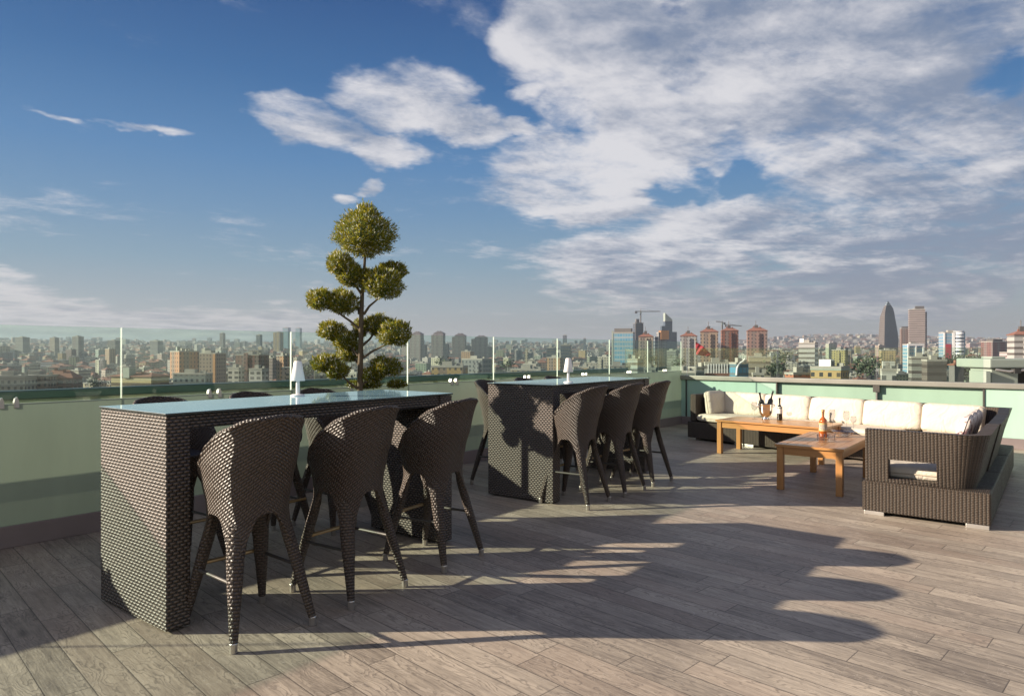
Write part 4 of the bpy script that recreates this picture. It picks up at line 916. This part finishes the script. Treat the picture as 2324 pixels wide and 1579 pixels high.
lm('the pink banded tower', 'office_tower', 'tall pinkish banded tower with dark right side, right of the blade shaped tower', 'tower', 2064, 2100, 700, 1150, (.46, .37, .35), mat='banded', yaw=-.42, dk=.55, rh=1, extra=lambda o, w, d, h: bits(o, [('roof_box', 'slate', -w * .1, w * .45, -d * .3, d * .3, h + 1, h + 6), ('side_core', 'darkglass', w * .5, w * .62, -d * .3, d * .5, 0, h - 4), ('lower_wing', 'banded', -w * .6, w * .2, -d * 1.0, -d * .52, 0, h * .42)]))
lm('the round topped brown tower', 'apartment_tower', 'brown tower with dark rounded top between blade tower and pink tower', 'tower', 2044, 2064, 742, 1200, (.30, .19, .15), mat='striped', yaw=-.3, extra=lambda o, w, d, h: bits(o, [('crown', 'slate', -w * .35, w * .4, -d * .3, d * .3, h + 1, h + 4)]))
lm('the white framed block', 'office_block', 'white framed block with blue glass squares at the pink tower foot', 'block', 2056, 2093, 776, 700, (.60, .62, .66), mat='curtain', yaw=-.1, dk=.7, extra=lambda o, w, d, h: bits(o, [('frame', 'white', x * w - .7, x * w + .7, -d / 2 - .8, -d / 2 - .01, 0, h + 1) for x in (-.47, 0, .47)] + [('frame', 'white', -w * .5, w * .5, -d / 2 - .9, -d / 2 - .02, h - 1, h + 1.2)]))
lm('the blue and red office pair', 'office_tower', 'white and blue office tower with red panel and round dark top', 'tower', 2138, 2188, 749, 780, (.50, .52, .58), mat='curtain', yaw=-.25, dk=.7, extra=lambda o, w, d, h: (bits(o, [('red_panel', 'flag', -w * .42, -w * .14, -d / 2 - .4, -d / 2 - .02, h * .45, h - 13), ('white_frame', 'white', -w * .5, -w * .43, -d / 2 - .5, -d / 2 - .02, 0, h), ('white_frame', 'white', -w * .10, w * .02, -d / 2 - .5, -d / 2 - .02, 0, h)]), (lambda m: (m.lathe([(w * .27, 0), (w * .27, h * .93), (w * .25, h + 2), (0, h + 2)], 20, (w * .25, -d * .25, 0)), m.build('round_bay', MAT['darkglass'], o)))(MB())))
lm('the dark window block', 'office_block', 'grey block with dark ribbon windows below the round topped brown tower', 'block', 2066, 2116, 800, 360, (.40, .40, .37), mat='banded', yaw=-.35, dk=.9)
lm('the dim brown block', 'office_block', 'brownish grey block right of the dark ribbon window block', 'block', 2100, 2146, 806, 330, (.22, .19, .17), mat='banded', yaw=-.2, dk=.8)
lm('the white villa', 'house', 'white villa with arched dark openings near the coping, below the blade tower', 'house', 2000, 2036, 822, 220, (.68, .68, .64), yaw=-.35, dk=.9, extra=lambda o, w, d, h: bits(o, [('upper_storey', 'wall', -w * .4, w * .45, -d * .2, d * .4, h + .9, h + 3.2)]))
lm('the brown gabled house', 'house', 'plain brown house with pointed gable among dark trees at the right', 'house', 2160, 2184, 823, 260, (.30, .17, .13), 'hip', yaw=.1, mat='conc')
lm('the white banded tower', 'apartment_tower', 'white banded tower with red hipped roof at the right edge', 'tower', 2297, 2350, 750, 420, (.62, .60, .58), 'hip', mat='banded', yaw=-.25, extra=tower_bits)
lm('the red brown blocks', 'apartment_block', 'dark red brown block with rounded roofline left of the white banded tower', 'block', 2238, 2282, 771, 900, (.26, .12, .10), mat='striped', yaw=.15, extra=lambda o, w, d, h: bits(o, [('roof_vault', 'slate', -w * .3, w * .3, -d * .3, d * .3, h + 1, h + 4)]))
# --- left half
lm('the orange tower', 'apartment_tower', 'bright orange tower with brown shaded wing, tallest on the left', 'tower', 386, 446, 790, 520, (.66, .31, .16), mat='striped', yaw=-.62, dk=1.2, extra=lambda o, w, d, h: bits(o, [('stair_head', 'unit', -w * .3, -w * .18, -d * .3, -d * .1, h + 1, h + 4)]))
lm('the brown grey tower', 'apartment_tower', 'brown grey tower with two window columns, right of the orange tower', 'tower', 448, 505, 795, 560, (.36, .27, .22), mat='wall', yaw=-.2, dk=.8, extra=lambda o, w, d, h: bits(o, [('brick_strip', 'foil', w * .38, w * .5, -d / 2 - .4, -d / 2 - .02, 0, h)]))
lm('the maroon tower', 'apartment_tower', 'maroon tower with pale window strip, left of the white lamp', 'tower', 538, 602, 798, 540, (.27, .125, .105), mat='striped', yaw=-.15, dk=.8, extra=lambda o, w, d, h: bits(o, [('stair_strip', 'wall', -w * .12, w * .05, -d / 2 - .6, -d / 2 - .02, 0, h + 2)]))
lm('the slim orange tower', 'apartment_tower', 'slim orange and cream tower close behind the white lamp', 'tower', 627, 659, 800, 540, (.66, .36, .20), mat='striped', yaw=-.5, dk=1.0)
lm('the yellow red roofed block', 'apartment_block', 'low yellow block with red roofs by the first screen joint', 'block', 254, 374, 846, 330, (.62, .52, .26), 'hip', mat='banded', yaw=-.25, dk=.5, rh=1.5, extra=lambda o, w, d, h: bits(o, [('stair_tower', 'unit', -w * .18, -w * .02, -d * .55, -d * .2, h - 1, h + 4)]))
lm('the grey glass block', 'office_block', 'long low grey green block at the orange tower foot', 'block', 396, 476, 838, 360, (.24, .29, .29), mat='wall', yaw=-.1, dk=.4)
lm('the pale windowed block', 'apartment_block', 'pale grey block with small square windows at the left edge', 'block', -20, 66, 843, 340, (.44, .41, .36), mat='wall', yaw=.05, dk=.5)
lm('the red roofed brown block', 'apartment_block', 'brown block under a broad red hipped roof, left of the first screen joint', 'block', 98, 172, 840, 360, (.24, .15, .12), 'hip', mat='balcony', yaw=.1, dk=.6, rh=4)
lm('the white balcony block', 'apartment_block', 'white block with staggered balconies left of the maroon tower', 'block', 519, 550, 826, 420, (.60, .56, .50), mat='balcony', yaw=-.2)
lm('the second white balcony block', 'apartment_block', 'white block with staggered balconies below the maroon tower', 'block', 567, 604, 828, 410, (.62, .60, .56), mat='balcony', yaw=-.2)
for short, lab, pl, pr, yt, Y, c, m_ in (
    ('the wide left tower', 'grey tower with low wing on the far left skyline', 37, 62, 763, 1500, 'grey', 'wall'), ('the small left tower', 'narrow grey tower on the left skyline, between two darker ones', 114, 131, 764, 1600, 'beige', 'wall'),
    ('the striped left tower', 'grey tower with vertical stripes on the left skyline', 165, 186, 761, 1400, 'grey', 'striped'), ('the broad joint tower', 'broad dark block on the skyline at the first screen joint', 246, 270, 770, 1500, 'dark grey', 'wall'),
    ('the twin hump block', 'grey humped block on the left skyline right of the first joint', 342, 366, 771, 1700, 'grey', 'wall'), ('the lone dark tower', 'lone dark slim tower on the skyline, right of the orange tower', 499, 510, 754, 2000, 'dark grey', 'striped'),
    ('the lone blue tower', 'small blue grey tower on the skyline, left of the yellow slab', 582, 594, 758, 2100, 'dark grey', 'darkglass'), ('the yellow slab', 'yellow and brown slab on the skyline beside the twin blue towers', 621, 641, 752, 2000, 'ochre', 'striped'),
    ('the left twin tower', 'left one of the twin blue towers rising above the wind screen', 642, 658, 742, 2300, 'pale green', 'curtain'), ('the right twin tower', 'right one of the twin blue towers rising above the wind screen', 671, 684, 743, 2400, 'pale green', 'curtain'),
    ('the slim violet tower', 'slim violet grey tower standing alone on the centre skyline', 1277, 1287, 759, 2200, 'dark grey', 'darkglass'), ('the tiny lone tower', 'tiny slim tower on the skyline left of the light blue glass tower', 1324, 1330, 766, 2300, 'dark grey', 'darkglass'),
    ('the dark glass block', 'dark blue glass block behind the farther bar table', 1240, 1262, 784, 800, 'dark grey', 'darkglass'), ('the teal glass block', 'tall dark teal glass block left of the farther lamp', 1272, 1298, 778, 850, 'dark grey', 'darkglass'), ('the pale thin slab', 'thin pale slab tower behind the far stools', 1191, 1199, 788, 760, 'cream', 'wall')):
    lm(short, 'far_tower', lab, 'tower', pl, pr, yt, Y, PAL[c], mat=m_, yaw=-.25)
for k, (pl, pr, yt) in enumerate(((934, 961, 752), (984, 1010, 751), (1032, 1058, 756), (1078, 1107, 761))):
    nm = ('first', 'second', 'third', 'fourth and widest')[k]
    lm('the %s domed tower' % nm.split()[0], 'domed_tower', 'grey tower with domed roof cap, %s of the row right of the topiary' % nm, 'tower', pl, pr, yt, 1400 + 60 * k, (.34, .31, .29), 'hip', mat='striped', yaw=-.3 + .1 * k, rh=5, roofmat='slate', group='domed towers right of the topiary',
       extra=lambda o, w, d, h: bits(o, [('wing', 'striped', -w * .78, -w * .5, -d * .3, d * .3, 0, h - 3), ('wing', 'striped', w * .5, w * .95, -d * .3, d * .3, 0, h - 22)]))

# --- cranes, flag, rooftop machine
def crane(px, yb, yt, jl, jr, yj, Y, label, tilt=0.0):
    k = Y / F; x = (px - CX) * k; zb = EYE + (HY - yb) * k - 25; zt = EYE + (HY - yt) * k; zj = EYE + (HY - yj) * k
    t = empty('tower_crane', (x, Y, zb), 0, label, 'crane'); H_ = zj - zb; w_ = .55
    mb = MB()
    for sx in (-w_, w_):
        for sy in (-w_, w_): mb.tube([(sx, sy, 0), (sx, sy, H_)], .30, 4)
    for i in range(int(H_ / 2.4)): mb.tube([(-w_ if i % 2 else w_, -w_, i * 2.4), (w_ if i % 2 else -w_, -w_, i * 2.4 + 2.4)], .20, 4)
    mb.build('mast', MAT['crane'], t)
    mb = MB(); a, b = (jl - px) * k, (jr - px) * k
    for z, y in ((0, -.5), (0, .5), (1.3, 0)): mb.tube([(a, y, H_ + z - a * tilt), (b, y, H_ + z * .4 - b * tilt)], .24, 4)
    n = int((b - a) / 2.5)
    for i in range(n): mb.tube([(a + i * 2.5, -.5, H_ - (a + i * 2.5) * tilt), (a + i * 2.5 + 1.25, 0, H_ + 1.1 - (a + i * 2.5) * tilt)], .15, 4)
    mb.build('jib', MAT['crane'], t)
    mb = MB(); mb.tube([(0, 0, H_), (0, 0, zt - zb)], [.5, .2], 6)
    e = a if abs(a) > abs(b) else b
    mb.tube([(0, 0, zt - zb), (e * .7, 0, H_ + .8 - e * .7 * tilt)], .10, 4); mb.build('apex', MAT['crane'], t)
    o_ = b if abs(a) > abs(b) else a
    mb = MB(); mb.box(min(o_, o_ * .6), max(o_, o_ * .6), -1, 1, H_ - 2.2 - o_ * tilt, H_ + .6 - o_ * tilt); mb.build('counterweight', MAT['conc'], t)
    mb = MB(); mb.box(-1.1, 1.1, -1.4, -.6, H_ - 2.6, H_ - .2); mb.build('cab', MAT['unit'], t)
crane(1454, 760, 700, 1441, 1499, 707.5, 1000, 'tall tower crane with long jib above the unfinished tower', -.01)
crane(1639, 752, 727, 1625, 1646, 732, 900, 'small tower crane behind the red brown tower, jib sloping left', .12)
crane(1653, 752, 735, 1645, 1683, 738.5, 880, 'small tower crane behind the red brown tower, jib reaching right', .05)
YF = 190; k = YF / F; zb = zg((1578 - CX) * k, YF) - 1
t = empty('flagpole', ((1578 - CX) * k, YF, zb), 0, 'tall thin flagpole rising behind the balustrade coping', 'flagpole')
zt = EYE + (HY - 772) * k - zb
mb = MB(); mb.tube([(0, 0, 0), (0, 0, zt)], [.16, .09], 8); mb.build('pole', MAT['steel'], t)
mb = MB(); mb.lathe([(0, zt), (.16, zt + .1), (.16, zt + .25), (0, zt + .36)], 10); mb.build('finial', MAT['brass'], t)
mb = MB(); P = []; UVs = []
for i in range(25):
    s = i / 24; a = Vector((1579.5 + s * 34, 775 + s * 22 + 6 * s * s, 0)); b = Vector((1579.5 + s * 28 + 3 * sin(s * 3), 805 + s * 4, 0)); row = []
    for j in range(13):
        p = a.lerp(b, j / 12); row.append(((p.x - 1578) * k, .35 * sin(s * 9 + j * .35) + .12 * sin(s * 21 + j * .8) - s * .3, EYE + (HY - p.y) * k - zb))
    P.append(row)
mb.grid(P); o = mb.build('red_flag', MAT['flag']); o.location = t.location; sm = o.modifiers.new('thick', 'SOLIDIFY'); sm.thickness = .02
tag(o, 'plain red flag drooping in folds from the tall flagpole', 'flag')
# pale machine housing on the next roof, at the right edge
YU = 17.0; k = YU / F; t = empty('rooftop_machine', ((2262 - CX) * k, YU, -3.2), radians(-8), 'pale green white rooftop machine housing beyond the balustrade at the right edge', 'machine')
zz = lambda py: EYE + (HY - py) * k + 3.2; xx = lambda px: (px - 2262) * k
mb = MB(); mb.box(xx(2246), xx(2302), -.1, .9, 0, zz(836)); mb.build('lower_housing', MAT['unit'], t, bevel=.02)
mb = MB(); mb.box(xx(2236), xx(2420), -.25, 1.4, zz(835), zz(814)); mb.build('upper_housing', MAT['unit'], t, bevel=.03)
mb = MB(); mb.box(xx(2256), xx(2286), 0.1, .6, zz(814), zz(809)); mb.build('hatch', MAT['unit'], t, bevel=.02)
mb = MB(); mb.box(xx(2303), xx(2420), .5, 1.2, 0, zz(837)); mb.build('recess', MAT['dark'], t)
mb = MB(); mb.tube([(xx(2246), -.3, zz(838)), (xx(2270), -.35, zz(842)), (xx(2300), -.35, zz(839)), (xx(2420), -.35, zz(838))], .03, 8); mb.build('pipe', MAT['cap'], t)
mb = MB(); mb.box(xx(2279), xx(2292), -.42, -.26, zz(846), zz(836)); mb.build('junction_box', MAT['dark'], t)
mb = MB(); mb.box(xx(2231), xx(2240), -.2, .6, 0, zz(842)); mb.build('side_panel', MAT['unit'], t)
mb = MB(); mb.box(xx(2308), xx(2420), -.18, .48, zz(822), zz(819)); mb.build('seam', MAT['dark'], t)

# --- the mass of houses: nearest individually, the rest as one
COPE = [(0, 885), (660, 862), (1120, 841), (1470, 846), (1550, 848), (1765, 860), (2237, 870), (2400, 876)]
def cope(px):
    for (a, b), (c, e) in zip(COPE, COPE[1:]):
        if px <= c: return b + (e - b) * (px - a) / (c - a)
    return COPE[-1][1]
buf = [cope(i) for i in range(2324)]
rng = random.Random(11); cand = []
Y = 300.0
while Y < 4600:
    x = -1.25 * Y - rng.uniform(0, 20)
    while x < 1.15 * Y:
        far = max(0.0, (Y - 1500) / 1500); wd = rng.uniform(11, 23) * (1 + .25 * far)
        r_ = rng.random(); px = CX + x / Y * F
        h = rng.uniform(11, 21) if r_ < .86 else (rng.uniform(22, 32) if r_ < .975 else rng.uniform(34, 46))
        if Y > 1400: h = rng.uniform(9, 18) if rng.random() < .93 else rng.uniform(20, 34)
        if px > 1780 and Y > 2400: h = min(h, 12)
        y = Y * rng.uniform(.975, 1.025); cand.append((y, x + wd / 2, wd, h)); x += wd + rng.uniform(1, 9) + (6 if rng.random() < .2 else 0)
    Y *= 1.052
items = [(n[5], None, n) for n in NOTE] + [(c[0], c, None) for c in cand]; items.sort(key=lambda q: q[0]); kept = []; side_ = []
for y, c, n in items:
    if n: a, b, yt = n[2], n[3], n[4]
    else:
        _, xc, wd, h = c; top = zg(xc, y) - 1 + h; yt = HY - (top - EYE) * F / y; a = CX + (xc - wd * .55) / y * F; b = CX + (xc + wd * .55) / y * F
    i0, i1 = max(0, int(a)), min(2323, int(b))
    vis = sum(max(0.0, buf[i] - yt) for i in range(i0, i1 + 1)) if i1 > i0 else 0
    if c:
        if b < -8 or a > 2332:                                          # just outside the picture: part of the far mass only
            side_.append([0, c, yt, (a + b) / 2]); continue
        if vis < 14: continue
        kept.append([vis, c, yt, (a + b) / 2])
    for i in range(i0, i1 + 1): buf[i] = min(buf[i], yt)
own = sorted(kept, key=lambda q: -q[0])[:238]; ids = {id(q) for q in own}; own.sort(key=lambda q: q[3])
names = list(PAL); wts = [.16, .18, .16, .12, .09, .06, .10, .05, .08]; recs = []
for q in own:
    (y, xc, wd, h) = q[1]; cn = rng.choices(names, wts)[0]; hip = rng.random() < .62 and h < 24; tall = h > 22
    near = min((n for n in NOTE), key=lambda n: abs(n[1] - q[3])); side = 'left' if q[3] < near[1] else 'right'
    recs.append(dict(q=q, cn=cn, hip=hip, tall=tall, near=near, side=side, front='nearer' if y < near[5] else 'farther'))
groups = {}
for r in recs: groups.setdefault((r['cn'], r['hip'], r['tall'], r['near'][0], r['side'], r['front']), []).append(r)
ORD = ['', 'second', 'third', 'fourth', 'fifth', 'sixth', 'seventh', 'eighth', 'ninth', 'tenth']
for (cn, hip, tall, ref, side, front), rs in groups.items():
    rs.sort(key=lambda r: (abs(r['q'][3] - r['near'][1])))
    for i, r in enumerate(rs):
        (y, xc, wd, h) = r['q'][1]
        o_ = (ORD[i] + ' closest ') if i else ('closest ' if len(rs) > 1 else '')
        lab = '%s%s %s%s %s %s of %s' % (o_, cn, 'red roofed' if hip else 'flat roofed', ' high' if tall else '', 'house in front,' if (front == 'nearer' and not tall) else ('block in front,' if front == 'nearer' else 'block beyond,'), side, ref)
        cl = [min(.8, v * rng.uniform(.85, 1.12)) for v in PAL[cn]]
        block('apartment_block', lab, 'block', 0, 0, 0, y, cl, 'hip' if hip else 'flat', None, rng.choice(('wall', 'wall', 'balcony', 'striped', 'banded') if y < 1300 else ('wall', 'balcony')), rng.uniform(-.75, .3), 'apartment blocks of the city', rng.uniform(.55, 1.0), x=xc, wtot=wd, htop=zg(xc, y) - 1 + h)
mb = MB(); rf = MB()
for q in kept + [s for s in side_ if s[1][0] > 700]:
    if id(q) in ids: continue
    (y, xc, wd, h) = q[1]; dp = wd * rng.uniform(.5, .9); zb = zg(xc, y) - 5; M = Matrix.Translation((xc, y + dp / 2, zb)) @ Matrix.Rotation(rng.uniform(-.7, .4), 4, 'Z')
    hipf = rng.random() < .5; b, r = bmesh_block(wd * .85, dp, h + 3, 'hip' if hipf else 'flat', 2.2)
    base = len(mb.v); pts = {}
    # weld each body into one island so that it takes one colour
    vv = []; 
    for f, u in zip(b.f, b.uv):
        idx = []
        for i in f:
            key = tuple(round(c, 3) for c in b.v[i])
            if key not in pts: pts[key] = len(mb.v); mb.v.append(tuple(M @ Vector(b.v[i])))
            idx.append(pts[key])
        mb.f.append(idx); mb.uv.append(u); mb.m.append(0); mb.s.append(False)
    off = len(mb.v); mb.v += [tuple(M @ Vector(p)) for p in r.v]; hipm = len(r.f) > 8
    for f, u in zip(r.f, r.uv): mb.f.append([i + off for i in f]); mb.uv.append(u); mb.m.append(1 if hipf else 2); mb.s.append(False)
if mb.f: tag(mb.build('distant_city', [MAT['wall_far'], MAT['tile'], MAT['flatroof']]), 'far mass of small apartment blocks spreading to the horizon', 'city', kind='stuff')
# --- dark tree clumps between the houses
mb = MB(); trs = [(rng.uniform(1480, 1960), rng.uniform(690, 800), 0) for _ in range(0)]
def clump(px, py, Y, w_, h_):
    k = Y / F; c = Vector(((px - CX) * k, Y, EYE + (HY - py) * k)); 
    for _ in range(int(90 + w_ * 26)):
        q = Vector((rng.gauss(0, .45), rng.gauss(0, .45), rng.gauss(0, .42))); p = c + Vector((q.x * w_, q.y * w_, q.z * h_)); s = rng.uniform(.35, 1.0) * min(1.5, h_ * .25)
        a = Vector((rng.uniform(-1, 1), rng.uniform(-1, 1), rng.uniform(-1, 1))).normalized(); b = a.cross(Vector((rng.uniform(-1, 1), rng.uniform(-1, 1), rng.uniform(-1, 1)))).normalized()
        mb.quad([p - a * s, p + b * s * .7, p + a * s, p - b * s * .7])
for px, py, Y, w_, h_ in ((2150, 822, 420, 9, 8), (2172, 816, 440, 10, 8), (2196, 820, 430, 9, 8), (2216, 826, 400, 9, 8), (2130, 826, 380, 7, 7), (2205, 840, 330, 9, 6), (1752, 838, 300, 6, 6), (1768, 832, 320, 6, 6), (1955, 828, 380, 9, 8), (1978, 824, 400, 9, 8), (1965, 838, 300, 7, 6), (1775, 812, 520, 10, 8), (1540, 822, 420, 7, 6), (1478, 812, 520, 7, 6), (215, 868, 380, 7, 7), (700, 840, 430, 8, 8), (1010, 826, 380, 8, 7), (1150, 828, 400, 7, 6)): clump(px, py, Y, w_ * .62, h_ * .55)
tag(mb.build('city_trees', MAT['leaves']), 'dark green tree clumps between the city buildings', 'trees', kind='stuff')

# --- the hazy air: one closed box round camera, terrace, land and buildings
HZ = bpy.data.materials.new('haze_air'); HZ.use_nodes = True; ht = HZ.node_tree; ht.nodes.clear()
pv = ht.nodes.new('ShaderNodeVolumePrincipled'); pv.inputs['Color'].default_value = (.47, .56, .69, 1); pv.inputs['Density'].default_value = 0.00015; pv.inputs['Anisotropy'].default_value = 0.2
ou = ht.nodes.new('ShaderNodeOutputMaterial'); ht.links.new(pv.outputs[0], ou.inputs['Volume']); HZ.cycles.homogeneous_volume = True
mb = MB(); mb.box(-5600, 5600, -60, 5900, -150, 122); o = mb.build('haze', HZ); tag(o, kind='stuff'); o.display_type = 'WIRE'
